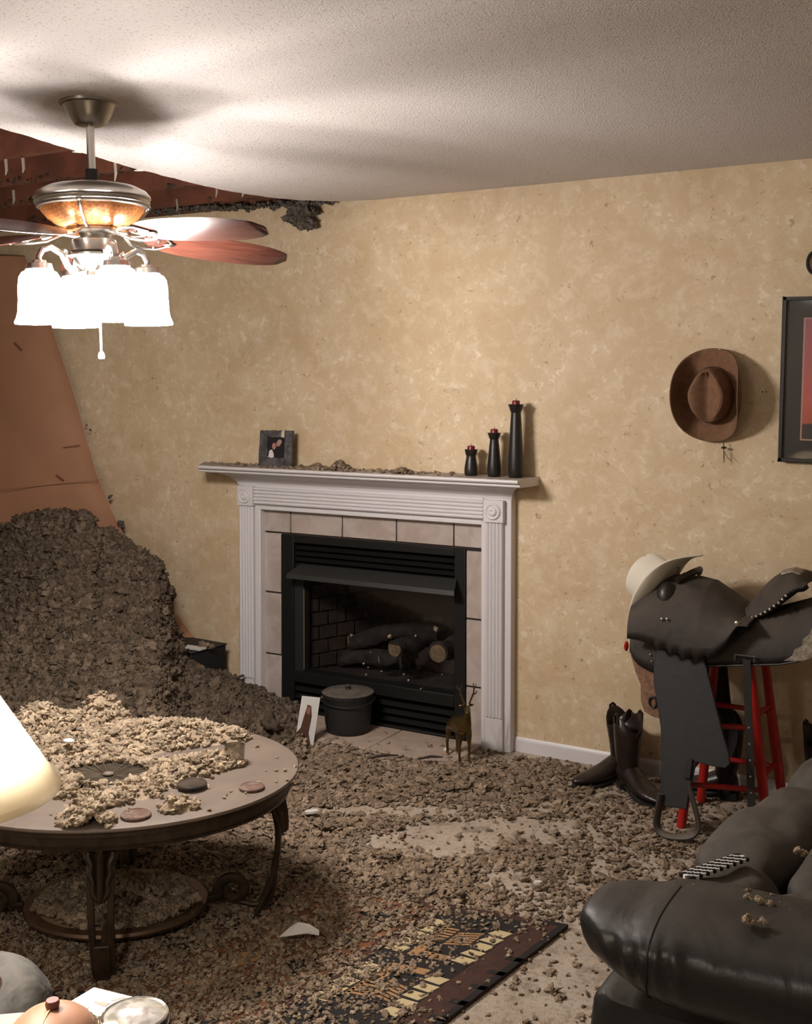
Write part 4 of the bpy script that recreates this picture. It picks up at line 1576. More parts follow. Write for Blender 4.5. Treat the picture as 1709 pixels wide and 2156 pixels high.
# speckled outer rim on its left
p2 = onY(1527, 938, -.03)
mb = MB()
c0 = t.matrix_world.translation
for k_, (dx, dz) in enumerate(((0, -.05), (.004, -.052), (.022, -.058))):
    mb.tube([(-.182, -.045, .004), (-.196, -.047, .006), (-.205, -.047, .006), (-.215, -.047 + dx * .0, .006), (-.24, -.047 - dx * .6, .008), (-.262 + .004 * k_, -.047 - dx * 1.4, .008)], [.002, .002, .0018, .0015, .0012, .001], 6)
mb.build('chin_cord', M['strap'], t)
mb = MB()
mb.sphere((-.203, -.047, .006), .007, 10, 6, (.7, 1.6, 1))
mb.build('cord_bead', M['blackm'], t)
for px, py, lab, s_ in ((1514, 736, 'pin through the top of the brown hat brim', .003), (1565, 735, 'small nail in the wall just right of the brown hat top', .0032), (1605, 825, 'left of two nail heads right of the brown hat', .0028), (1613, 825, 'right of two nail heads beside the picture frame', .0028)):
    yy = -.06 if px == 1514 else 0
    p = onY(px, py, yy)
    mb = MB()
    mb.sphere((p[0], yy - .001, p[2]), s_, 10, 6, (1, .5, 1))
    mb.tube([(p[0], yy, p[2]), (p[0], .0 if yy else .004, p[2])], s_ * .4, 6)
    tag(mb.build('nail', M['blackm'] if px > 1580 else M['silver']), lab, 'nail')

# framed print
pt, pb = onY(1649, 630, -.03), onY(1636, 976, -.03)
x0, x1, z0, z1 = (pt[0] + pb[0]) / 2, (pt[0] + pb[0]) / 2 + .86, pb[2], pt[2]
t = empty('framed_print', ((x0 + x1) / 2, -.016, (z0 + z1) / 2), 'framed red sunset print with a wide charcoal mat on the wall', 'picture', rot=(0, radians(1.2), 0))
hw, hh = (x1 - x0) / 2, (z1 - z0) / 2
mb = MB()
fw_ = .014
for b in ((-hw, -hw + fw_, -hh, hh), (hw - fw_, hw, -hh, hh), (-hw, hw, hh - fw_, hh), (-hw, hw, -hh, -hh + fw_)):
    mb.box(b[0], b[1], -.014, .014, b[2], b[3])
mb.build('frame', M['framek'], t, bevel=.002)
mb = MB()
mb.box(-hw + .01, hw - .01, -.004, .006, -hh + .01, hh - .01)
mb.build('mat_board', M['matbd'], t, smooth=False)
mw = .082
mb = MB()
mb.box(-hw + mw - .006, hw - mw + .006, -.0055, -.004, -hh + mw + .0, hh - mw + .004)
mb.build('mat_line', M['pinkln'], t, smooth=False)


def mat_sunset():
    tn = NT('sunset_print')
    sp_ = tn.n('ShaderNodeSeparateXYZ')
    tn.l(tn.tc.outputs['Object'], sp_.inputs[0])
    nz = tn.noise(60, 3)
    ad = tn.n('ShaderNodeMath', operation='MULTIPLY_ADD')
    tn.l(nz, ad.inputs[0])
    ad.inputs[1].default_value = 0.02
    tn.l(sp_.outputs['Z'], ad.inputs[2])
    r = tn.n('ShaderNodeMapRange')
    r.inputs['From Min'].default_value = -hh + mw
    r.inputs['From Max'].default_value = hh - mw
    tn.l(ad.outputs[0], r.inputs['Value'])
    cr = tn.n('ShaderNodeValToRGB')
    cr.color_ramp.elements[0].position = 0.0
    cr.color_ramp.elements[0].color = (.035, .025, .015, 1)
    e = cr.color_ramp.elements[1]
    e.position = 1.0
    e.color = (.30, .085, .115, 1)
    for pos, c in ((.155, (.035, .025, .015, 1)), (.165, (.42, .075, .045, 1)), (.35, (.50, .10, .07, 1)), (.7, (.40, .09, .10, 1))):
        q = cr.color_ramp.elements.new(pos)
        q.color = c
    tn.l(r.outputs['Result'], cr.inputs[0])
    tn.color(cr.outputs[0])
    tn.b.inputs['Roughness'].default_value = .5
    return tn.m


mb = MB()
mb.box(-hw + mw, hw - mw, -.0065, -.0055, -hh + mw + .006, hh - mw)
mb.build('print', mat_sunset(), t, smooth=False)
mb = MB()
mb.box(-hw + fw_, hw - fw_, -.010, -.008, -hh + fw_, hh - fw_)
mb.build('glazing', mat_glass('picture_glass', .012, (.97, .97, .97), .04), t, smooth=False)

# iron ring ornament at the right edge
p = onY(1715, 553, -.012)
mb = MB()
mb.tube([(p[0] + .026 * cos(a), -.012, p[2] + .040 * sin(a)) for a in np.linspace(0, 2 * pi, 33)[:-1]], .006, 8, closed=True)
mb.tube([(p[0] + .02, -.012, p[2] + .02), (p[0] + .06, -.014, p[2] + .03), (p[0] + .14, -.014, p[2]), (p[0] + .2, -.012, p[2] + .03)], .006, 8)
tag(mb.build('wall_ornament', M['blackm']), 'black wrought-iron loop ornament above the framed print', 'ornament')

# ------------------------------------------------------------------ stool
st = empty('bar_stool', (-1.03, -.32, 0), 'red lacquered four-legged bar stool standing under the saddle', 'stool')
feet = [V(-.896, -.385, .0), V(-.879, -.190, .0), V(-1.176, -.480, .0), V(-1.181, -.215, .0)]
tops = [V(-.965, -.375, .60), V(-.945, -.250, .60), V(-1.115, -.420, .60), V(-1.115, -.265, .60)]
off = V(1.03, .32, 0)
for a, b in zip(feet, tops):
    mb = MB()
    mb.tube([a + off, (a + b) / 2 + off, b + off], [.0165, .0185, .0155], 14)
    mb.build('leg', M['red'], st)


def lerp(i, z):
    return feet[i] + (tops[i] - feet[i]) * (z / .60) + off


for i, j, z in ((0, 2, .150), (1, 3, .185), (0, 1, .20), (2, 3, .20), (0, 2, .365), (1, 3, .39), (0, 1, .41), (2, 3, .41)):
    mb = MB()
    mb.tube([lerp(i, z), lerp(j, z + .004)], [.0095, .0095], 10)
    mb.build('rung', M['red'], st)
mb = MB()
mb.lathe([(.0, 0), (.125, 0), (.135, .008), (.135, .024), (.125, .032), (0, .034)], 32, (0, 0, .595), rx=1.0, ry=.8)
mb.build('seat', M['red'], st)
mb = MB()
pk = onY(1322, 1358, -.30) + off
mb.tube([(-.05, 0, .62), (-.2, 0, .625), (pk[0] + .03, .0, pk[2])], .012, 10)
mb.sphere((pk[0], .0, pk[2]), .014, 12, 8, (.6, 1, 1.4))
mb.build('peg_rail', M['red'], st)

# ------------------------------------------------------------------ saddle
SYC = -.30
sd = empty('western_saddle', (-1.05, SYC, 0), 'dusty black western saddle with silver trim set over a red stool', 'saddle')
sdi = Matrix.Translation((-1.05, SYC, 0)).inverted()


def spart(mb, name, m_, parent=sd, **k_):
    o = mb.build(name, m_, None, **k_)
    o.parent = parent
    if parent is sd:
        o.matrix_parent_inverse = sdi
    return o


def X_of(px, y=-.44):
    return onY(px, 1300, y)[0]


def Z_of(py, px=1500, y=-.44):
    return onY(px, py, y)[2]


def drape(top, bot, w_, name, m_, x0, x1, nx=44, ns=22, thick=.008, parent=sd, pw=1.9, farlift=0.0):
    """sheet hung over the saddle tree: top = [(px, py)] ridge, bot = [(px, py)] lower outline on the near side"""
    tx, tz = np.array([X_of(a, SYC) for a, b in top]), np.array([onY(a, b, SYC)[2] for a, b in top])
    bx, bz = np.array([onY(a, b, SYC - w_)[0] for a, b in bot]), np.array([onY(a, b, SYC - w_)[2] for a, b in bot])
    mb = MB()

    def fn(u, v_):
        x = x0 + (x1 - x0) * u
        zt, zb = np.interp(x, tx, tz), np.interp(x, bx, bz)
        zs = float(np.mean(np.interp(x + np.linspace(-.035, .035, 15), bx, bz)))
        zb, zs = min(zb, zt - .01), min(zs, zt - .01)
        s_ = 2 * v_ - 1
        k_ = abs(s_)
        y = SYC + (1 if s_ > 0 else -1) * w_ * (1 - (1 - k_) ** 2.1) * 1.0
        z = zt - (zt - zs) * k_ ** pw + (zb - zs) * k_ ** 10
        return (x, y, z)
    mb.grid(fn, nx, ns)
    return spart(mb, name, m_, parent, solid=thick, ang=70)


# skirt, lowest layer
drape([(1322, 1330), (1345, 1290), (1400, 1262), (1480, 1270), (1560, 1300), (1640, 1280), (1709, 1262), (1790, 1250)],
      [(1322, 1362), (1332, 1385), (1345, 1400), (1370, 1415), (1400, 1421), (1450, 1408), (1500, 1402), (1560, 1402), (1640, 1400), (1680, 1393), (1720, 1372), (1790, 1330)],
      .150, 'skirt', M['saddle'], X_of(1326, -.45), X_of(1785, -.45), thick=.012)
# seat jockey over it
drape([(1326, 1280), (1350, 1245), (1385, 1222), (1420, 1212), (1470, 1216), (1500, 1224), (1530, 1246), (1560, 1272), (1580, 1290)],
      [(1328, 1345), (1345, 1348), (1372, 1356), (1375, 1353), (1386, 1370), (1398, 1366), (1401, 1363), (1413, 1380), (1424, 1376), (1427, 1373), (1440, 1388), (1452, 1383), (1455, 1380), (1468, 1390), (1480, 1383), (1483, 1380), (1496, 1385), (1508, 1374), (1525, 1360), (1540, 1335), (1556, 1312), (1570, 1300), (1582, 1296)],
      .205, 'seat_jockey', M['saddle'], X_of(1329, -.46), X_of(1580, -.46), nx=150, thick=.008)
# swell bulges either side of the fork
for s_ in (-1, 1):
    p = onY(1403, 1254, SYC - .13)
    mb = MB()
    mb.sphere((p[0] - .002, SYC + s_ * .120, p[2] - .012), .058, 24, 16, (.66, .80, 1.05))
    spart(mb, 'swell', M['swell'])
# fork with gullet and horn (under the hat)
p = onY(1440, 1205, SYC)
mb = MB()
mb.tube([(p[0] - .08, SYC, p[2] - .06), (p[0] - .06, SYC, p[2] - .025), (p[0] - .068, SYC, p[2] + .005)], [.05, .028, .022], 14)
mb.lathe([(.010, 0), (.038, .004), (.042, .012), (.036, .02), (.01, .024)], 24, (p[0] - .070, SYC, p[2] + .0))
spart(mb, 'horn', M['swell'])
mb = MB()
p = onY(1455, 1208, SYC - .02)
mb.tube([(p[0] - .03, SYC - .10, p[2] - .015), (p[0] + .01, SYC - .04, p[2] + .008), (p[0] + .02, SYC + .02, p[2] + .012), (p[0] + .0, SYC + .08, p[2] - .01)], .012, 10)
spart(mb, 'fork_binding', M['swell'])
# cantle: tilted dished plate
CT = [(1562, 1306), (1580, 1278), (1605, 1247), (1630, 1222), (1652, 1208), (1675, 1204), (1694, 1212), (1699, 1226)]
BT = [(1566, 1309), (1590, 1302), (1615, 1290), (1640, 1272), (1660, 1252), (1678, 1242), (1690, 1240), (1699, 1232)]
mb = MB()
NW = 16


def cant(u, v_):
    i = u * (len(CT) - 1)
    px, py = np.interp(i, range(len(CT)), [c[0] for c in CT]), np.interp(i, range(len(CT)), [c[1] for c in CT])
    qx, qy = np.interp(i, range(len(BT)), [c[0] for c in BT]), np.interp(i, range(len(BT)), [c[1] for c in BT])
    hwid = .02 + .125 * sin(pi * min(1, .12 + u * .52))
    a = pi * v_
    near = onY(qx, qy, SYC - hwid)
    ridge = onY(px, py, SYC)
    y = SYC - hwid * cos(a)
    k_ = abs(cos(a)) ** 2.2
    xx = ridge[0] * (1 - k_) + near[0] * k_
    z = ridge[2] * (1 - k_) + near[2] * k_
    return (xx, y, z)


mb.grid(cant, 20, NW)
can = spart(mb, 'cantle', M['saddle'], solid=.022, ang=70)
# silver lacing studs along the near edge of the cantle
for i in range(17):
    u = .10 + .86 * i / 16
    ii = u * (len(BT) - 1)
    qx, qy = np.interp(ii, range(len(BT)), [c[0] for c in BT]), np.interp(ii, range(len(BT)), [c[1] for c in BT])
    hwid = .02 + .125 * sin(pi * min(1, .12 + u * .52)) + .012
    p = onY(qx, qy - 3, SYC - hwid)
    mb = MB()
    mb.sphere(p, .0055, 10, 7, (1, .8, 1))
    spart(mb, 'stud', M['silver'] if i < 9 else M['strap'])
p0 = onY(1660, 1208, SYC - .02)
mb = MB()
mb.grid(lambda u, v_: tuple(V(*cant(.56 + .30 * u, .36 + .2 * v_)) + V(-.004, 0, .0135)), 8, 6)
spart(mb, 'cantle_plate', M['silverp'], solid=.003)
# rear bulge behind cantle
# silver corner plate on the skirt
CP = [(1650, 1391), (1668, 1380), (1672, 1368), (1688, 1360), (1690, 1346), (1704, 1335), (1709, 1322), (1740, 1310), (1740, 1362), (1715, 1382), (1690, 1391)]
mb = MB()
mb.prism([(onY(a, b, SYC - .160)[0], onY(a, b, SYC - .160)[2]) for a, b in CP], lambda a, b, c: (a, c, b), SYC - .163, SYC - .156)
spart(mb, 'corner_plate', M['silverp'], smooth=False)
for px, py, r in ((1551, 1312, .009), (1393, 1303, .005), (1404, 1303, .005), (1369, 1378, .004), (1356, 1354, .003), (1372, 1392, .003)):
    p = onY(px, py, SYC - (.200 if py < 1320 else .155))
    mb = MB()
    mb.sphere((p[0], p[1] - .004, p[2]), r, 12, 8, (1, .5, 1))
    spart(mb, 'concho', M['silver'])
# lip binding along the skirt bottom
mb = MB()
pts = [onY(a, b, SYC - .158) for a, b in ((1470, 1403), (1500, 1402), (1560, 1401), (1640, 1399), (1680, 1392), (1720, 1371))]
mb.tube(pts, .004, 8)
spart(mb, 'skirt_binding', M['swell'])
# fender
FE = [(1386, 1358), (1480, 1376), (1490, 1415), (1499, 1450), (1511, 1500), (1523, 1545), (1536, 1590), (1537, 1608), (1528, 1617), (1500, 1613), (1466, 1604), (1458, 1640), (1451, 1672), (1446, 1704), (1386, 1694), (1391, 1650), (1393, 1590), (1391, 1530), (1385, 1490), (1377, 1440), (1376, 1400)]
YF = SYC - .178


def on_incl(px, py, k_=.227, off=0.0):
    """near-side leathers hang outward: y grows nearer the viewer toward the floor"""
    d = ray(px, py)
    c = -.475 - k_ * .58 + off
    t_ = (c - (CAM[1] - k_ * CAM[2])) / (d[1] - k_ * d[2])
    return CAM + d * t_


def fbend(a, b, c):
    return (a, c + .03 * max(0, .35 - b), b)


def dense_poly(pp, k_=4):
    out = []
    for i in range(len(pp)):
        a, b = V(*pp[i]), V(*pp[(i + 1) % len(pp)])
        out += [tuple(a + (b - a) * j / k_) for j in range(k_)]
    return out


mb = MB()
FP = [on_incl(a, b) for a, b in dense_poly(FE)]
mb.prism([(i, 0) for i in range(len(FP))], lambda i, q_, c: (FP[i][0], FP[i][1] + c, FP[i][2]), -.006, .006)
spart(mb, 'fender', M['saddlef'], bevel=.003, seg=2)
# far side fender, seen behind
FE2 = [(1480, 1400), (1530, 1400), (1538, 1480), (1550, 1520), (1556, 1545), (1552, 1570), (1540, 1600), (1480, 1590), (1470, 1500)]
YF2 = SYC + .12
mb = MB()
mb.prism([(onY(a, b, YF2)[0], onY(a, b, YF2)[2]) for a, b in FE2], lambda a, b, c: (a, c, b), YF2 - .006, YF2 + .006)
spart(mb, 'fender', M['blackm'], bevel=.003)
# stirrup leather neck and stirrup
YS = SYC - .19
mb = MB()
S_ = [on_incl(a, b, off=-.012) for a, b in ((1392, 1672), (1384, 1715), (1380, 1738), (1390, 1757), (1415, 1762), (1445, 1764), (1466, 1757), (1472, 1738), (1465, 1708), (1455, 1675), (1450, 1655))]
pts = []
for i in range(len(S_) - 1):
    for j in range(4):
        pts.append(S_[i] + (S_[i + 1] - S_[i]) * j / 4)
pts.append(S_[-1])
pts = np.array(pts)
for _ in range(6):
    pts[1:-1] = (pts[:-2] + 2 * pts[1:-1] + pts[2:]) / 4
mb.tube(pts, .0085, 10, flat=1.9)
spart(mb, 'stirrup', mat('worn_stirrup_leather', (.045, .035, .027), .5, dust=dict(amt=.6, lo=.3, hi=.9)))
mb = MB()
a, b = on_incl(1452, 1596, off=-.012), on_incl(1446, 1640, off=-.012)
mb.beam(a, b, .022, .006, (0, 1, 0))
spart(mb, 'buckle', M['blackm'], bevel=.003)
# rear cinch strap with holes
YB = SYC - .166
mb = MB()
a, b = onY(1572, 1388, YB), onY(1582, 1700, YB)
wd = .026
mb.prism([(a[0] - wd / 2, a[2]), (a[0] + wd / 2, a[2]), (b[0] + wd / 2, b[2]), (b[0] + .002, b[2] - .018), (b[0] - wd / 2, b[2])], lambda p_, q_, c: (p_, c, q_), YB - .004, YB)
rc = spart(mb, 'cinch_strap', M['strap'], smooth=False)
for k_ in range(5):
    p = a + (b - a) * (.46 + .11 * k_)
    mb = MB()
    mb.sphere((p[0], YB - .004, p[2]), .0035, 8, 5, (1, .5, 1))
    o = mb.build('eyelet', M['silver'], None)
    o.parent = rc
mb = MB()
c0 = onY(1568, 1388, YB - .002)
for b_ in ((-.036, .036, .010, .016), (-.036, -.030, -.008, .016), (.030, .036, -.008, .016)):
    mb.box(c0[0] + b_[0], c0[0] + b_[1], YB - .008, YB, c0[2] + b_[2], c0[2] + b_[3])
spart(mb, 'strap_keeper', mat('worn_strap_keeper', (.10, .09, .08), .35, .4), bevel=.002)
# tan mohair front cinch hanging behind the fender
YC = SYC - .02
mb = MB()
C_ = [(1330, 1385), (1382, 1400), (1386, 1500), (1375, 1500), (1366, 1490), (1358, 1505), (1385, 1515), (1388, 1508), (1352, 1500), (1348, 1465), (1352, 1440), (1340, 1420)]
C_ = [(1328, 1378), (1340, 1418), (1349, 1440), (1350, 1475), (1357, 1497), (1375, 1508), (1420, 1520), (1420, 1400), (1380, 1380)]
mb.prism([(onY(a, b, YC)[0], onY(a, b, YC)[2]) for a, b in C_], lambda a, b, c: (a, c, b), YC - .008, YC + .008)
spart(mb, 'cinch', M['rope'], bevel=.003)
mb = MB()
p = onY(1374, 1478, YC - .012)
mb.tube([(p[0] + .014 * cos(a), YC - .012, p[2] + .020 * sin(a)) for a in np.linspace(0, 2 * pi, 21)[:-1]], .004, 8, closed=True)
spart(mb, 'cinch_ring', M['strap'])

# white straw hat on the horn
p = onY(1394, 1240, -.33)
ax = V(-.85, .10, .52)
ax /= np.linalg.norm(ax)
lx = V(.70, 0.0, .70)
lx = lx - ax * np.dot(lx, ax)
lx /= np.linalg.norm(lx)
ly = np.cross(ax, lx)
t = empty('cowboy_hat', (0, 0, 0), 'cream straw cowboy hat tipped over the horn of the saddle', 'hat')
Mh = Matrix(((lx[0], ly[0], ax[0], p[0]), (lx[1], ly[1], ax[1], p[1]), (lx[2], ly[2], ax[2], p[2]), (0, 0, 0, 1)))
t.matrix_world = Mh
hat(t, .192, .155, .125, .26, .100, .080, M['hatw'], M['hatw'], mat('cream_hat_band', (.62, .56, .44), .7), tip=-.055)


# ------------------------------------------------------------------ boots
def boot(name, loc, rz, label, group, h=.33, sc=1.0, tilt=0):
    t = empty(name, loc, label, 'boot', group, rot=(0, tilt, rz))
    mb = MB()
    n_ = 20
    R = []
    # local: toe to +x
    prof = [(.0, .035, .042, .020), (.0, .036, .044, .06), (.002, .036, .045, .09), (-.004, .040, .046, .12), (-.006, .050, .050, .18), (-.004, .058, .055, .24), (-.002, .060, .058, .29)]
    for (cx_, rx_, ry_, z) in prof:
        ring = []
        for j in range(n_):
            a = 2 * pi * j / n_
            zz_ = z
            if z > .26:
                zz_ = z + .040 * (abs(sin(a)) ** 2) - .028 * abs(cos(a)) ** 3
            ring.append((cx_ + rx_ * cos(a), ry_ * .9 * sin(a), zz_ * h / .33))
        R.append(ring)
    mb.rings(R, True, False)
    sh_ = mb.build('shaft', M['bootl'], t, solid=.005, ang=80)
    mb = MB()
    R = []
    for x, wy, zt, zb in ((-.045, .020, .075, .028), (-.035, .034, .105, .024), (0, .040, .115, .022), (.04, .043, .100, .018), (.08, .046, .078, .010), (.12, .048, .062, .008), (.16, .043, .052, .010), (.195, .030, .044, .013), (.222, .014, .034, .017), (.230, .004, .028, .020)):
        zc_, rz_ = (zt + zb) / 2, (zt - zb) / 2
        R.append([(x, wy * cos(2 * pi * j / n_), zc_ + rz_ * sin(2 * pi * j / n_)) for j in range(n_)])
    mb.rings(R)
    mb.build('foot', M['bootl'], t, ang=80)
    mb = MB()
    sl = [(-.055, 0), (-.045, .026), (-.01, .034), (.03, .034), (.08, .042), (.13, .051), (.17, .045), (.21, .026), (.237, 0)]
    poly = sl + [(x, -y) for x, y in reversed(sl[1:-1])]
    mb.prism(poly, lambda a, b, c: (a, b, c + (.018 if a < .04 else .018 * max(0, 1 - (a - .04) / .05))), .002, .009)
    mb.build('sole', M['sole'], t, smooth=False)
    mb = MB()
    mb.prism([(-.054, 0), (-.045, .027), (-.01, .033), (.015, .032), (.015, -.032), (-.01, -.033), (-.045, -.027)], lambda a, b, c: (a * (1 if c > .01 else .94), b * (1 if c > .01 else .94), c), 0, .020)
    mb.build('heel', M['sole'], t, smooth=False)
    for s_ in (-1, 1):
        mb = MB()
        z = .33 * h / .33
        mb.tube([(-.012, s_ * .054, z - .03), (-.010, s_ * .056, z + .002), (.0, s_ * .055, z + .008), (.010, s_ * .056, z + .002), (.012, s_ * .054, z - .03)], .0035, 6, flat=2.0)
        mb.build('pull_strap', M['bootl'], t)
    return t


G = 'black cowboy boots by the stool'
pb1 = onZ(1310, 1672, .0)
boot('cowboy_boot', (pb1[0] + .005, pb1[1] + .05, .003), radians(-38), 'black cowboy boot with its toe to the viewer, left of the stool', G, h=.295)
pb2 = onZ(1318, 1640, .0)
boot('cowboy_boot', (onY(1306, 1600, -.125)[0], -.125, .003), radians(236), 'black cowboy boot with a dusty toe pointing left, behind its mate', G, h=.285)
pb3 = onZ(1548, 1655, .0)
boot('cowboy_boot', (pb3[0] + .0, -.115, .003), radians(180), 'black cowboy boot standing behind the red stool legs', G, h=.33)
pb4 = onZ(1718, 1680, .0)
boot('cowboy_boot', (pb4[0] + .04, -.12, .003), radians(250), 'black cowboy boot cut off at the right edge beyond the stool', G, h=.33)

# ------------------------------------------------------------------ coffee table
TZ = .45
tc = CAM + (RT * (236 - CX) / F - UP * 0) * 3.32 + V(FW[0], FW[1], 0) / np.linalg.norm(FW[:2]) * 3.32
TA, TB = .538, .462
ct = empty('coffee_table', (tc[0], tc[1], 0), 'oval coffee table with a dusty glass top on scrolled bronze iron legs', 'table', rot=(0, 0, YAW))


def oval(a, b, n_=72):
    return [(a * cos(2 * pi * i / n_), b * sin(2 * pi * i / n_)) for i in range(n_)]


mb = MB()
mb.rings([[(x * k_, y * k_, z) for x, y in oval(TA, TB)] for k_, z in ((.985, TZ - .012), (.996, TZ - .010), (1.0, TZ - .006), (.997, TZ - .001), (.988, TZ))])
mb.build('table_top', M['tabletop'], ct)
mb = MB()
mb.rings([[(x, y, z) for x, y in oval(TA - d, TB - d)] for d, z in ((.022, TZ - .013), (.020, TZ - .030), (.030, TZ - .034), (.030, TZ - .056), (.024, TZ - .060), (.026, TZ - .066), (.05, TZ - .066), (.05, TZ - .013))], True, False)
mb.build('apron', M['iron'], ct)
mb = MB()
mb.rings([[(x, y, z) for x, y in oval(.270 - d, .222 - d)] for d, z in ((0, .050), (.004, .058), (.034, .058), (.038, .050), (.034, .042), (.004, .042), (0, .050))], True, False)
mb.build('base_ring', M['ironl'], ct)
mb = MB()
mb.rings([[(x, y, z) for x, y in oval(.236, .188)] for z in (.045, .049)], True, True)
mb.build('lower_shelf', mat('dusty_shelf_glass', (.30, .22, .14), .6, col2=(.42, .25, .09), vs=5), ct)


def sleg(ang, rx_, ry_):
    a = radians(ang)
    ux, uy = cos(a), sin(a)
    lg = bpy.data.objects.new('leg', None)
    COL.objects.link(lg)
    lg.parent = ct
    R_t = .755 / sqrt((ux / TA) ** 2 + (uy / TB) ** 2)
    R_b = 1 / sqrt((ux / .27) ** 2 + (uy / .222) ** 2)
    R_f = R_t + .02
    lg.rotation_euler = (0, 0, a)
    # outer bow
    pts = [(R_t - .055, 0, .375), (R_t - .02, 0, .388), (R_t + .025, 0, .375), (R_t + .058, 0, .330), (R_t + .072, 0, .26), (R_t + .068, 0, .18), (R_t + .050, 0, .10), (R_t + .020, 0, .035), (R_t + .0, 0, .006)]
    P = []
    for i in range(len(pts) - 1):
        for j in range(4):
            t_ = j / 4
            P.append(V(*pts[i]) * (1 - t_) + V(*pts[i + 1]) * t_)
    P.append(V(*pts[-1]))
    P = np.array(P)
    for _ in range(2):
        P[1:-1] = (P[:-2] + 2 * P[1:-1] + P[2:]) / 4
    for s_ in (-1, 1):
        mb = MB()
        k_ = np.linspace(0, 1, len(P))
        mb.tube([(p_[0], s_ * (.028 - .014 * max(0, t_ - .35)), p_[2]) for p_, t_ in zip(P, k_)], .0095, 8, flat=1.0)
        mb.build('bow', M['iron'], lg)
    # top volute
    mb = MB()
    cxv, czv = R_t - .062, .312
    pts = []
    for i in range(26):
        t_ = i / 25
        r = .046 * (1 - .72 * t_)
        b = radians(95) + t_ * radians(480)
        pts.append((cxv + r * cos(b), 0, czv + r * sin(b)))
    mb.tube(pts, list(np.linspace(.012, .007, 26)), 8, flat=1.6)
    mb.build('volute', M['iron'], lg)
    # low volute tying the leg to the ring
    mb = MB()
    pts = [(R_b, 0, .052), (R_b + .03, 0, .056)]
    cxv, czv = R_b + .072, .074
    for i in range(24):
        t_ = i / 23
        r = .046 * (1 - .65 * t_)
        b = radians(190) - t_ * radians(430)
        pts.append((cxv + r * cos(b), 0, czv + r * sin(b)))
    mb.tube(pts, [.010] * 2 + list(np.linspace(.012, .008, 24)), 8, flat=1.5)
    mb.build('volute', M['iron'], lg)
    mb = MB()
    mb.tube([(R_b + .09, 0, .040), (R_t - .01, 0, .030), (R_t + .015, 0, .030)], [.008, .009, .009], 8)
    mb.build('brace', M['iron'], lg)
    # foot and acanthus leaf
    mb = MB()
    mb.rings([[(R_t + o_x + .016 * sx_, .034 * sy_ * k_, z) for sx_, sy_ in ((-1, -1), (1, -1), (1, 1), (-1, 1))] for o_x, k_, z in ((.054, .62, .125), (.044, .60, .07), (.012, .56, .0))])
    mb.build('foot', M['iron'], lg, bevel=.004)
    mb = MB()

    def leaf(u, v_):
        z = .372 - .125 * u
        wv = .040 * (1 - .55 * u) * (1 + .10 * sin(u * 18)) * (1 if u < .85 else 1 - (u - .85) * 3)
        s_ = 2 * v_ - 1
        return (R_t + .070 + .022 * sin(u * 1.7) + .012 * cos(s_ * 5 * pi / 2) * (1 - u * .5) - .016 * abs(s_), wv * s_, z + .004 * cos(s_ * 9))
    mb.grid(leaf, 18, 20)
    mb.build('acanthus_leaf', M['iron'], lg, solid=.006)
    return lg


for a in (-81, 5, 99, 185):
    sleg(a, 0, 0)

# insulation lying on the table
TH = [(222, 1512, .075, .10, .125), (90, 1540, .11, .12, .085), (310, 1548, .17, .10, .045), (150, 1580, .2, .12, .030), (420, 1545, .13, .09, .026), (455, 1600, .09, .055, .03), (395, 1615, .09, .05, .03), (330, 1645, .09, .05, .022),
      (175, 1722, .055, .055, .045), (210, 1730, .04, .03, .02), (385, 1692, .045, .03, .028), (355, 1700, .03, .02, .02), (205, 1685, .09, .03, .022), (140, 1668, .06, .03, .022), (280, 1668, .08, .035, .02), (20, 1560, .1, .12, .03), (490, 1552, .05, .03, .018)]
TL = []
for px, py, a, b, h in TH:
    p = onZ(px, py, TZ + .01)
    TL.append((p[0], p[1], a, b, h))


def tab_h(X, Y):
    h = np.full(np.shape(X), -.012)
    for x, y, a, b, k_ in TL:
        u = ((X - x) * RD[0] + (Y - y) * RD[1]) / a
        v_ = ((X - x) * DD[0] + (Y - y) * DD[1]) / b
        h = h + (k_ + .006) * np.exp(-(u * u + v_ * v_))
    pp_ = onZ(225, 1632, TZ + .01)
    u = ((X - pp_[0]) * RD[0] + (Y - pp_[1]) * RD[1]) / .128
    v_ = ((X - pp_[0]) * DD[0] + (Y - pp_[1]) * DD[1]) / .080
    q_ = u * u + v_ * v_
    h = np.where(q_ < 1.0, np.minimum(h, -.012 + .02 * q_ ** 3), h)
    tx_ = ((X - tc[0]) * RD[0] + (Y - tc[1]) * RD[1]) / TA
    ty_ = ((X - tc[0]) * DD[0] + (Y - tc[1]) * DD[1]) / TB
    h = np.where(tx_ ** 2 + ty_ ** 2 > .965, -1.0, h)
    return h + .020 * (fbm(X * 26, Y * 26, 3, 41) - .5) * (h > -.02)


r_ = np.random.RandomState(21)
v_, f_, t_ = hgrid(tc[0] - .65, tc[0] + .65, tc[1] - .65, tc[1] + .65, .008, tab_h, -.5)
v_[:, 2] += TZ
n = 26000
X = r_.uniform(tc[0] - .62, tc[0] + .62, n)
Y = r_.uniform(tc[1] - .62, tc[1] + .62, n)
H = tab_h(X, Y)
inside = (((X - tc[0]) * RD[0] + (Y - tc[1]) * RD[1]) / TA) ** 2 + (((X - tc[0]) * DD[0] + (Y - tc[1]) * DD[1]) / TB) ** 2 < .97
keep = inside & ((H > .001) & (r_.rand(n) < .42)) | inside & (r_.rand(n) < .010)
X, Y, H = X[keep], Y[keep], H[keep]
P_ = np.stack([X, Y, TZ + np.maximum(H, 0) + .002], -1)
j = r_.permutation(len(X))
P2 = P_[j[:len(j) // 2]] + V(0, 0, .002)
aa = r_.uniform(0, 2 * pi, 420)
rr_ = r_.uniform(.120, .170, 420)
pp_ = onZ(228, 1632, TZ + .01)
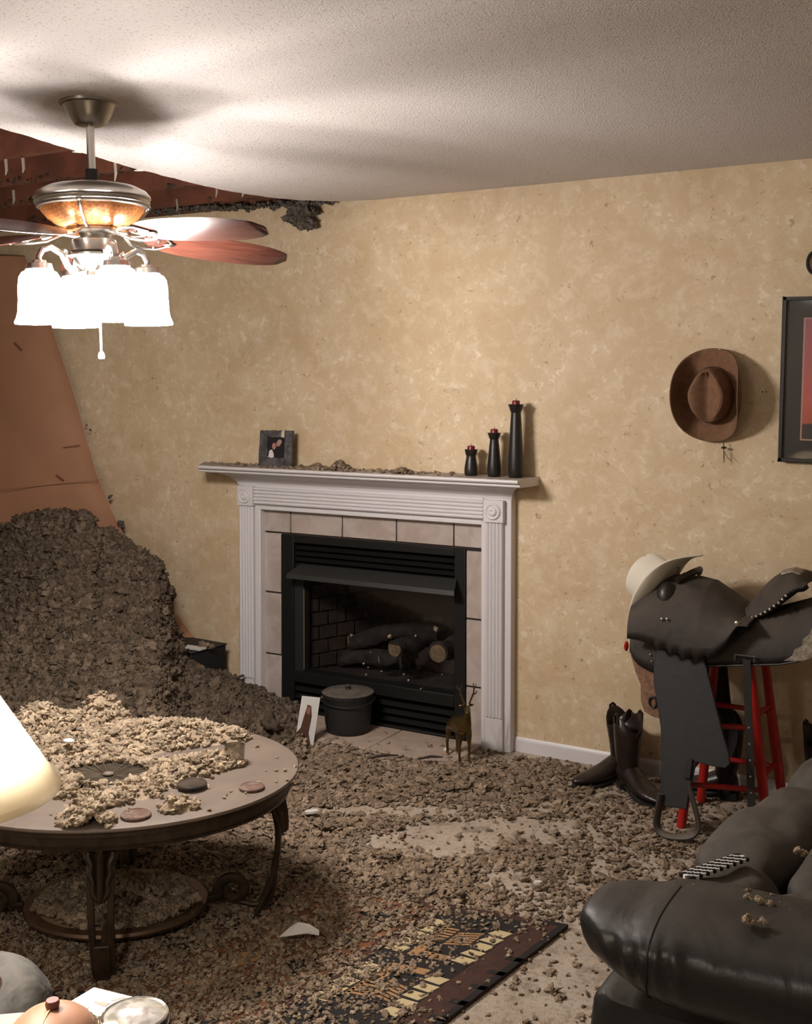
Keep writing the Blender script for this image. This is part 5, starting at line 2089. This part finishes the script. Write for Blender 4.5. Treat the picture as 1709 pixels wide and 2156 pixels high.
Pr = np.stack([pp_[0] + rr_ * np.cos(aa) * RD[0] + .8 * rr_ * np.sin(aa) * DD[0], pp_[1] + rr_ * np.cos(aa) * RD[1] + .8 * rr_ * np.sin(aa) * DD[1], TZ + .008 + .012 * (rr_ < .14)], -1)
np_mesh('table_insulation', [(v_, f_, t_), clumps(Pr, r_.lognormal(-4.75, .35, 420), r_), clumps(P_[j[len(j) // 2:]], np.clip(r_.lognormal(-5.0, .4, len(j) - len(j) // 2), .0022, .013) * np.where(H[j[len(j) // 2:]] > 0, 1, .6), r_, .7), flakes(P2, np.clip(r_.lognormal(-4.75, .4, len(P2)), .003, .014) * np.where(H[j[:len(j) // 2]] > 0, 1, .6), r_)], M['insul_l'])
tag(bpy.data.objects['table_insulation'], 'pale insulation heaped over the dusty top of the coffee table', 'insulation')

# and on its lower shelf
a = r_.uniform(0, 2 * pi, 2600)
q_ = np.sqrt(r_.rand(2600))
lx_, ly_ = .225 * q_ * np.cos(a), .178 * q_ * np.sin(a)
k = fbm(lx_ * 14, ly_ * 14, 3, 71) > .38
lx_, ly_ = lx_[k], ly_[k]
P_ = np.stack([tc[0] + lx_ * RD[0] + ly_ * DD[0], tc[1] + lx_ * RD[1] + ly_ * DD[1], .053 + .018 * fbm(lx_ * 18, ly_ * 18, 2, 72)], -1)
np_mesh('shelf_insulation', [clumps(P_[::2], r_.lognormal(-4.9, .35, len(P_[::2])), r_, .7), flakes(P_[1::2], r_.lognormal(-4.6, .35, len(P_[1::2])), r_)], M['insul'])
tag(bpy.data.objects['shelf_insulation'], 'brown insulation lying inside the base ring under the coffee table', 'insulation')

# things on the table
for (px, py), rr, lab, m_ in (((286, 1716), .040, 'round rust coaster lying near the front rim of the coffee table', 'coaster'), ((530, 1658), .036, 'round rust coaster lying near the end rim of the coffee table', 'coaster'), ((404, 1657), .042, 'dark round coaster half under insulation on the coffee table', 'dark')):
    p = onZ(px, py, TZ + .004)
    mb = MB()
    mb.lathe([(0, 0), (rr * .97, 0), (rr, .002), (rr, .006), (rr * .95, .008), (rr * .86, .0085), (rr * .84, .0072), (0, .0072)], 32, (p[0], p[1], TZ + .001 + (.008 if m_ == 'dark' else 0)))
    tag(mb.build('coaster', M[m_]), lab, 'coaster', 'coasters on the coffee table')
p = onZ(494, 1606, TZ + .002)
t = empty('glass_tumbler', (p[0], p[1], TZ + .001), 'small clear glass tumbler on the coffee table', 'glass')
mb = MB()
mb.lathe([(.026, 0), (.028, .004), (.031, .055), (.029, .055), (.0255, .008), (0, .006)], 28)
mb.build('wall', M['cglass'], t)
p = onZ(228, 1632, TZ + .01)
t = empty('glass_platter', (p[0], p[1], TZ + .002), 'dark ribbed glass platter cleared in the middle of the coffee table', 'platter', rot=(0, 0, YAW))
mb = MB()
R = []
for r, z in ((.0, .004), (.03, .004), (.06, .004), (.10, .007), (.132, .012), (.137, .013), (.132, .015), (.10, .010), (.06, .007), (.03, .007), (.0, .008)):
    R.append([(max(r, .001) * cos(2 * pi * j / 64), max(r, .001) * .80 * sin(2 * pi * j / 64), z + (.002 * cos(16 * 2 * pi * j / 64) * r / .15)) for j in range(64)])
mb.rings(R)
mb.build('dish', M['dark'], t)
for k_ in range(24):
    a = 2 * pi * k_ / 24 + .05
    mb = MB()
    mb.tube([(.024 * cos(a), .020 * sin(a), .0085), (.075 * cos(a), .060 * sin(a), .0095), (.127 * cos(a), .101 * sin(a), .0155)], [.0007, .0010, .0008], 5)
    mb.build('rib', mat('gilt_rib', (.30, .235, .15), .35, .6) if k_ == 0 else bpy.data.materials['gilt_rib'], t)
mb = MB()
mb.sphere((0, 0, .012), .016, 14, 8, (1, .8, .4))
mb.build('boss', M['tabletop'], t)
p = onZ(145, 1577, TZ + .03)
mb = MB()
mb.sphere((p[0], p[1], TZ + .055), .014, 12, 7, (1.4, 1, .5))
tag(mb.build('shell', M['paper']), 'small white shell resting in the insulation on the coffee table', 'shell')

# ------------------------------------------------------------------ rug and floor scraps
def rug_pt(u, v_, z=.0):
    q = RO + DU * u + DV * v_
    return (q[0], q[1], z)


rug = empty('patterned_rug', (RO[0], RO[1], 0), 'dark brown southwestern patterned rug covered in insulation crumbs', 'rug')
rgi = Matrix.Translation((RO[0], RO[1], 0)).inverted()


def rpart(mb, name, m_, **k_):
    o = mb.build(name, m_, None, **k_)
    o.parent = rug
    o.matrix_parent_inverse = rgi
    return o


mb = MB()
mb.prism([(0, 0), (1.75, 0), (1.75, 1.6), (0, 1.6)], lambda a, b, c: rug_pt(a, b, c), .001, .012)
rpart(mb, 'pile', M['rugb'], bevel=.004)


def rpoly(polys, name, m_, z0=.0122, z1=.0130):
    mb = MB()
    for pl in polys:
        mb.prism(pl, lambda a, b, c: rug_pt(a, b, c), z0, z1)
    o = rpart(mb, name, m_, smooth=False)
    o['kind'] = 'stuff'


def R4(u0, u1, v0, v1):
    return [(u0, v0), (u1, v0), (u1, v1), (u0, v1)]


blk, crm, och, rst = [], [], [], []
blk.append(R4(.105, .36, .03, 1.58))
rst.append(R4(.40, 1.30, .05, 1.58))
blk += [R4(.0, .02, 0, 1.6), R4(.02, .10, .0, .02)]
for k_ in range(14):                       # blackish whipped edge
    blk.append(R4(.0, .045, .25 + .09 * k_, .272 + .09 * k_))
for v0 in (.135, .45, .82, 1.15):          # cream wedges in two rows, in groups
    for k_ in range(5):
        v1 = v0 + k_ * .047 - .02
        crm.append([(.104, v1 + .004), (.152, v1 - .002), (.164, v1 + .030), (.112, v1 + .040)])
        crm.append([(.298, v1 + .004), (.350, v1 - .002), (.358, v1 + .034), (.304, v1 + .040)])
for v0, sg in ((.15, 1), (.40, -1), (.83, 1), (1.08, -1)):   # comb motifs
    vv = (lambda a: v0 + a) if sg > 0 else (lambda a: v0 + .20 - a)
    och.append([(.285, vv(.10)), (.255, vv(.10)), (.255, vv(.16)), (.175, vv(.165)), (.175, vv(.195)), (.285, vv(.195))])
    for k_ in range(6):
        och.append([(.170 + .0 * k_, vv(.0 + .015 * k_)), (.235, vv(.022 + .015 * k_)), (.235, vv(.031 + .015 * k_)), (.170, vv(.009 + .015 * k_))])
    for k_ in range(5):
        och.append(R4(.243, .290, vv(.004 + .017 * k_), vv(.013 + .017 * k_)))
    och.append(R4(.282, .292, vv(-.002), vv(.09)))
for k_ in range(8):
    v0 = .1 + k_ * .18
    blk.append([(.46, v0), (.56, v0 + .06), (.46, v0 + .12)])
    och.append([(.62, v0 + .02), (.70, v0 + .07), (.62, v0 + .12), (.60, v0 + .07)])
    blk.append([(.78, v0), (.92, v0 + .05), (.92, v0 + .09), (.78, v0 + .13)])
    crm.append([(.98, v0), (1.03, v0 + .02), (1.03, v0 + .06), (.98, v0 + .07)])
rpoly(blk, 'black_band', M['rugk'], .0121, .0126)
rpoly(rst, 'rust_field', M['rugr'], .0121, .0125)
rpoly(crm, 'cream_wedges', M['rugc'], .0122, .0134)
rpoly(och, 'comb_motif', M['rugo'], .0122, .0136)
bm_ = [R4(.44, .46, .62, 1.2)]

for (px, py), s_, lab in (((632, 1968), .075, 'white torn paper scrap on the insulation right of the coffee table leg'),):
    p = onZ(px, py, .03)
    mb = MB()
    pl = [(-.075, -.012), (-.04, .004), (-.01, .012), (.03, .010), (.070, .004), (.072, -.008), (.03, -.014), (.0, -.02), (-.04, -.018)]
    mb.prism(pl, lambda a, b, c: (p[0] + .75 * a * cos(YAW) - b * 2 * sin(YAW), p[1] + .75 * a * sin(YAW) + b * 2 * cos(YAW), .042 + c + .010 * cos(a * 30) + b * .1), 0, .002)
    tag(mb.build('paper_scrap', M['paper'], smooth=False), lab, 'paper')
for (px, py), s_, lab in (((655, 1712), .030, 'pale plasterboard chip on the carpet right of the coffee table rim'), ((1132, 1862), .016, 'tiny white chip on the carpet before the stool'), ((775, 1782), .008, 'tiny white crumb on the pale carpet patch')):
    p = onZ(px, py, .02)
    mb = MB()
    rj = random.Random(px)
    mb.prism([(s_ * rj.uniform(.7, 1.1) * cos(a), s_ * rj.uniform(.5, .8) * sin(a)) for a in np.linspace(0, 2 * pi, 8)[:-1]], lambda a, b, c: (p[0] + a, p[1] + b, .022 + c + .15 * a), 0, .008)
    tag(mb.build('plasterboard_chip', M['gyp'], smooth=False), lab, 'chip')

# ------------------------------------------------------------------ armchair
ac = empty('leather_armchair', (-.35, -1.95, 0), 'black leather armchair with padded arm and dusty tufted seat', 'armchair')
aci = Matrix.Translation((-.35, -1.95, 0)).inverted()


def apart(mb, name, m_, **k_):
    o = mb.build(name, m_, None, **k_)
    o.parent = ac
    o.matrix_parent_inverse = aci
    return o


AS = [(1243, 1893, 1912), (1246, 1882, 1930), (1255, 1869, 1958), (1272, 1858, 1988), (1300, 1848, 2015), (1340, 1840, 2050), (1380, 1836, 2075), (1450, 1843, 2108), (1520, 1856, 2130), (1600, 1872, 2155), (1709, 1890, 2190), (1850, 1900, 2200), (2050, 1910, 2200), (2900, 1930, 2210)]
YA = -2.42
R = []
NA = 36
mats_ = []
xs_, zt_, zb_ = [], [], []
for px, a, b in AS:
    kk = min(1, (px - 1243) / 90)
    pa, pb = onY(px, a, YA - .03 + .08 * kk), onY(px, b, YA - .03 - .05 * kk)
    xs_.append(pb[0])
    zt_.append(pa[2])
    zb_.append(pb[2])
xf = np.linspace(xs_[0], xs_[-1], 70)
xf = xs_[0] + (xs_[-1] - xs_[0]) * np.linspace(0, 1, 90) ** 1.6
rw = np.random.RandomState(2)
for x in xf:
    zt, zb = np.interp(x, xs_, zt_), np.interp(x, xs_, zb_)
    dd = min(1, ((x - xs_[0]) / .16)) ** .5
    hy = .045 + .11 * dd
    ring = []
    for j in range(NA):
        a = 2 * pi * j / NA
        cy_, sy_ = cos(a), sin(a)
        ey = abs(cy_) ** .75 * (1 if cy_ > 0 else -1)
        ez = abs(sy_) ** .75 * (1 if sy_ > 0 else -1)
        # gathered creases near the front, on the outer shoulder
        cr = .0085 * sin(x * 150 + 2.5 * sin(x * 31) + ez * 3) * math.exp(-((x + .62) / .10) ** 2) * max(0, -ey) ** .5 * max(0, .9 - abs(ez - .1))
        ring.append((x + .02 * (1 - ez) * dd * 0, YA - .03 + (hy + cr) * ey, (zt + zb) / 2 + (zt - zb) / 2 * ez))
    R.append(ring)
mb = MB()
mb.rings(R)
arm = apart(mb, 'arm_pad', M['armch'], ang=80)
# seam round the pad
mb = MB()
xse = -.60
k_ = int(np.argmin(np.abs(xf - xse)))
cen = np.mean(np.array(R[k_]), 0)
mb.tube([cen + (V(*q) - cen) * 1.003 + V(.02 * (V(*q)[2] - cen[2]), 0, 0) for q in R[k_][8:28]], .0018, 6)
o = mb.build('seam', M['blackm'], None)
o.parent = arm
# piping where the pad meets the side panel
mb = MB()
pts = [(x, YA - .03 - .125 * min(1, ((x - xs_[0]) / .16)) ** .5 * .78, np.interp(x, xs_, zb_) + .012) for x in xf[8:70]]
mb.tube(pts, .004, 6)
o = mb.build('piping', M['armch'], None)
o.parent = arm
# side panel
mb = MB()
pA_ = onY(1232, 2156, YA - .1)
R = []
for z, dx in ((.02, .004), (.10, .0), (.30, .0), (.42, .006), (.47, .012), (.49, .03)):
    x0_ = pA_[0] + dx
    ring = []
    for (cx_, cy_, a0_) in ((x0_ + .05, YA - .13 + .05, 180), (1, YA - .13 + .05, 270), (1, YA + .10 - .05, 0), (x0_ + .05, YA + .10 - .05, 90)):
        cx_ = cx_ if cx_ < .9 else .30 - .05
        for q in range(5):
            a = radians(a0_ + 22.5 * q)
            ring.append((cx_ + .05 * cos(a), cy_ + .05 * sin(a), z - (.0 if z < .4 else 0)))
    R.append(ring)
mb.rings(R)
apart(mb, 'side_panel', M['armch'], ang=50)
# cushions of the seat
def cushion(name, c, half, rotz, m_, e=.55, parent=ac, lab=None, sag=0, n1=40, n2=24, tilt=0):
    mb = MB()
    R_ = []
    for i in range(n2 + 1):
        b = -pi / 2 + pi * i / n2
        ring = []
        for j in range(n1):
            a = 2 * pi * j / n1
            sp_ = lambda v__, e_: abs(v__) ** e_ * (1 if v__ >= 0 else -1)
            x = half[0] * sp_(cos(b), .8) * sp_(cos(a), e)
            y = half[1] * sp_(cos(b), .8) * sp_(sin(a), e)
            z = half[2] * sp_(sin(b), .9)
            z += .010 * sin(x * 31 + c[0] * 50) * sin(y * 27 + 1) * (1 if z > 0 else 0) + tilt * x
            xr, yr = x * cos(rotz) - y * sin(rotz), x * sin(rotz) + y * cos(rotz)
            ring.append((c[0] + xr, c[1] + yr, c[2] + z))
        R_.append(ring)
    mb.rings(R_)
    o_ = apart(mb, name, m_, ang=80)
    if lab:
        o_['label'] = lab
    return o_


mb = MB()
mb.box(-.70, .22, -2.32, -1.22, .06, .34)
apart(mb, 'seat_base', M['armch'], bevel=.02)
cushion('seat_cushion', (-.615, -1.47, .40), (.125, .32, .105), radians(-14), M['seatl'])
cushion('seat_cushion', (-.655, -1.93, .405), (.10, .17, .085), radians(-10), M['seatl'])
cushion('seat_cushion', (-.40, -1.62, .405), (.14, .22, .085), radians(-8), M['seatl'])
cushion('seat_cushion', (-.38, -2.05, .42), (.20, .22, .09), radians(-6), M['seatl'])
cushion('seat_cushion', (-.50, -1.10, .43), (.17, .16, .10), radians(-10), M['seatl'])
cushion('seat_cushion', (-.10, -1.75, .40), (.20, .50, .09), 0, M['seatl'])
cushion('back_cushion', (.16, -1.75, .68), (.12, .52, .34), 0, M['armch'])
mb = MB()
mb.box(-.50, .28, -1.12, -.98, .04, .50)
apart(mb, 'far_arm', M['armch'], bevel=.04)
# crumbs on the chair
for i, (px, py, yz, n_, s_, lab) in enumerate(((1612, 1905, .640, 9, .016, 'pale insulation tuft on the crest of the leather arm'), (1582, 1942, .66, 8, .015, 'pale insulation tuft on the outer slope of the leather arm'), (1690, 1800, .505, 10, .022, 'pale insulation tufts in the crease of the dusty seat'))):
    if i < 2:
        p = onY(px, py, YA - (.0 if i == 0 else .10))
    else:
        p = onZ(px, py, yz)
    tuft('insulation_tuft', p, s_, n_, M['insul_l'], lab, spread=(1.4, .5, .5), seed=30 + i, tsz=.006)
r_ = np.random.RandomState(14)
pp = []
for i in range(60):
    x = r_.uniform(-.62, -.2)
    zt = np.interp(x, xs_, zt_)
    pp.append((x, YA - .03 + r_.uniform(-.05, .08), zt - .004))
np_mesh('arm_crumbs', [clumps(np.array(pp), r_.uniform(.0015, .004, len(pp)), r_, .6)], M['insul_l'])
tag(bpy.data.objects['arm_crumbs'], 'fine insulation crumbs sprinkled on the leather chair arm', 'insulation')

# braided black-and-white strap along the seat front
pa, pb = onZ(1455, 1846, .50), onZ(1552, 1812, .50)
mb = MB()
bs = empty('braided_strap', pa, 'black and white braided strap lying beside the leather seat cushion', 'strap')
pa2 = pa - (pb - pa) * .12
pb2 = pb + (pb - pa) * .12
d = (pb2 - pa2)
Ld = np.linalg.norm(d)
d = d / Ld
nrm = np.cross(d, V(0, 0, 1))
for k_ in range(3):
    for par in (0, 1):
        mb = MB()
        N_ = int(Ld / .011)
        for i in range(N_):
            if i % 2 != par:
                continue
            c = pa2 - pa + d * (.011 * (i + .5)) + nrm * (.012 * (k_ - 1)) + V(0, 0, .004)
            mb.beam(c - d * .008 - nrm * .003, c + d * .008 + nrm * .003, .008, .008)
        o = mb.build('braid', M['paper'] if (par + k_) % 2 else M['blackm'], bs)
        o['kind'] = 'stuff'

# ------------------------------------------------------------------ grey sofa arm at the left edge
pc = onZ(-20, 2060, .52)
so = empty('leather_sofa', (pc[0], pc[1], 0), 'ash-grey dusted leather sofa arm at the left behind the end table', 'sofa')
mb = MB()
R = []
for u, k_ in ((0, .25), (.01, .55), (.03, .8), (.06, .94), (.10, 1.0), (.3, 1.0), (.7, 1.0), (.72, .9)):
    R.append([(.055 - u * cos(YAW) + .135 * k_ * cos(2 * pi * j / 32) * 0 - 0.0, -u * sin(YAW), 0) for j in range(32)])
R = []
for u, k_ in ((0, .3), (.006, .52), (.02, .74), (.045, .90), (.08, .98), (.13, 1.0), (.4, 1.0), (.8, 1.0)):
    ring = []
    for j in range(32):
        a = 2 * pi * j / 32
        lat = .10 - u
        dep = .115 * k_ * cos(a)
        z = .44 + .115 * k_ * sin(a) + .006 * sin(a * 5 + u * 20)
        ring.append((lat * cos(YAW) - dep * sin(YAW), lat * sin(YAW) + dep * cos(YAW), z))
    R.append(ring)
mb.rings(R)
mb.build('arm_roll', M['sofal'], so, ang=180, sub=2)
mb = MB()
R = []
for z, k_ in ((.02, 1), (.3, 1), (.42, .95)):
    R.append([(lat * cos(YAW) - dep * sin(YAW), lat * sin(YAW) + dep * cos(YAW), z) for lat, dep in ((-.75, -.1 * k_), (.06, -.1 * k_), (.06, .1 * k_), (-.75, .1 * k_))])
mb.rings(R)
mb.build('arm_panel', M['sofal'], so, bevel=.02)

# ------------------------------------------------------------------ end table and what stands on it
EZ = .64
pe = onZ(60, 2127, EZ)
et = empty('end_table', (pe[0], pe[1], 0), 'grey-topped end table at the lower left under the lamp', 'table', rot=(0, 0, YAW + radians(8)))
mb = MB()
mb.box(-.44, .155, -.48, 0, EZ - .022, EZ)
mb.build('table_top', M['endt'], et, bevel=.006)
for x, y in ((-.41, -.03), (.125, -.03), (-.41, -.45), (.125, -.45)):
    mb = MB()
    mb.box(x - .018, x + .018, y - .018, y + .018, 0, EZ - .023)
    mb.build('leg', M['endt'], et, bevel=.003)
mb = MB()
mb.box(-.40, .115, -.44, -.03, EZ - .08, EZ - .023)
mb.build('apron', M['endt'], et, smooth=False)

# lamp
pl_ = onZ(-114, 1674, .955)
lamp = empty('table_lamp', (pl_[0], pl_[1], EZ + .001), 'lit table lamp with a cream cone shade at the left edge', 'lamp')
LZ = .955 - EZ
LR = .168
mb = MB()
mb.lathe([(.075, 0), (.078, .008), (.07, .016), (.03, .03), (.02, .05), (.045, .09), (.055, .13), (.04, .18), (.016, .215), (.012, .23), (.012, .30)], 32)
mb.build('base', M['ironl'], lamp)
ts = NT('lit_cream_lampshade')
tr = ts.n('ShaderNodeBsdfTranslucent')
tr.inputs[0].default_value = (.97, .91, .79, 1)
df = ts.n('ShaderNodeBsdfDiffuse')
df.inputs[0].default_value = (.85, .78, .66, 1)
mx = ts.n('ShaderNodeMixShader')
mx.inputs[0].default_value = .55
ts.l(df.outputs[0], mx.inputs[1])
ts.l(tr.outputs[0], mx.inputs[2])
ts.l(mx.outputs[0], ts.t.nodes['Material Output'].inputs[0])
mb = MB()
mb.lathe([(LR, LZ), (.060, LZ + .175)], 56, cap=False)
mb.build('shade', ts.m, lamp, solid=.0015)
mb = MB()
mb.lathe([(LR + .0015, LZ), (LR + .0005, LZ + .012)], 56, cap=False)
mb.build('shade_trim', ts.m, lamp)
mb = MB()
mb.lathe([(.010, LZ - .03), (.012, LZ - .01), (.018, LZ + .01), (.021, LZ + .025), (.015, LZ + .042), (.002, LZ + .048)], 20)
mb.build('bulb', mat_emit('lit_bulb', (1, .86, .66), 20), lamp)
ld = bpy.data.lights.new('table_lamp_light', 'POINT')
ld.energy = LAMP_WATT
ld.color = (1, .93, .82)
ld.shadow_soft_size = .035
lo = bpy.data.objects.new('table_lamp_light', ld)
COL.objects.link(lo)
lo.parent = lamp
lo.location = (0, 0, LZ + .090)

# jar with a chrome lid
pj = onZ(284, 2137, EZ + .05)
t = empty('jar', (pj[0], pj[1], EZ + .001), 'round black-rimmed jar with a bright chrome lid on the end table', 'jar')
JR = .050
mb = MB()
mb.lathe([(0, 0), (JR * .94, 0), (JR * .99, .006), (JR, .030), (JR, .040), (JR * .9, .042)], 40)
mb.build('body', M['black'], t)
mb = MB()
mb.lathe([(JR * .93, .040), (JR * .985, .041), (JR * .98, .046), (JR * .94, .0505), (JR * .88, .0520)], 40, cap=False)
mb.build('rim', M['chrome'], t)
mb = MB()
mb.lathe([(JR * .91, .0515), (JR * .86, .0500), (JR * .70, .0535), (JR * .4, .0565), (.001, .0575)], 40, cap=False)
mb.build('lid', mat('pale_lid_glass', (.80, .78, .74), .12, .55, col2=(.50, .47, .43), vs=38, lo=.45, hi=.6), t)

# leather canteen
pq = onZ(110, 2156, EZ + .02)
t = empty('leather_canteen', (pq[0], pq[1], EZ + .001), 'domed tan leather canteen with laced seam on the end table', 'canteen', rot=(0, 0, YAW))
mb = MB()
mb.lathe([(.058, 0), (.062, .006), (.060, .013), (.054, .022), (.042, .032), (.026, .039), (.010, .042), (.001, .042)], 36)
mb.build('dome', M['canteen'], t)
mb = MB()
for k_ in range(44):
    a = 2 * pi * k_ / 44
    mb.tube([(.062 * cos(a), .062 * sin(a), .002), (.0637 * cos(a + .04), .0637 * sin(a + .04), .007), (.0615 * cos(a + .08), .0615 * sin(a + .08), .012)], .0014, 5)
o = mb.build('lacing', M['lace'], t)
o['kind'] = 'stuff'
mb = MB()
mb.tube([(0, .004, .0435), (-.002, -.012, .0425), (-.004, -.028, .0375), (-.006, -.044, .0295)], .0016, 6)
mb.build('seam', M['lace'], t)
mb = MB()
mb.tube([(0, .002, .042), (0, .002, .048), (0, .002, .054)], [.009, .0105, .0095], 14)
mb.build('stopper', M['canteend'], t, bevel=.001)
mb = MB()
mb.tube([(-.006, -.055, .012), (-.007, -.057, .022), (-.007, -.052, .034)], [.009, .0105, .009], 14)
mb.build('toggle', M['canteend'], t)

# folded brochure
a_ = [onZ(x, y, EZ + .004) for x, y in ((198, 2080), (283, 2101), (262, 2130), (207, 2141), (175, 2128), (148, 2110))]
cen = np.mean(np.array(a_), 0)
t = empty('brochure', (cen[0], cen[1], EZ + .001), 'white printed brochure sheet on the end table beside the jar', 'brochure')
mb = MB()
mb.prism([(q[0] - cen[0], q[1] - cen[1]) for q in a_], lambda a, b, c: (a, b, c), .0, .004)
mb.build('sheet', M['paper'], t, smooth=False)
for pl, m_, nm in (([(197, 2108), (232, 2112), (222, 2119), (200, 2112)], 'skin', 'printed_patch'), ([(232, 2103), (262, 2096), (264, 2100), (234, 2108)], 'rugo', 'printed_line'), ([(168, 2124), (188, 2120), (180, 2130)], 'endt', 'printed_patch')):
    q_ = [onZ(x, y, EZ + .0055) - cen for x, y in pl]
    mb = MB()
    mb.prism([(q[0], q[1]) for q in q_], lambda a, b, c: (a, b, c), .0042, .0048)
    mb.build(nm, M[m_] if m_ != 'rugo' else mat('pink_print', (.7, .42, .36), .7), t, smooth=False)

tot = sum(len(o.data.polygons) for o in S.objects if o.type == 'MESH')
print('polys', tot)
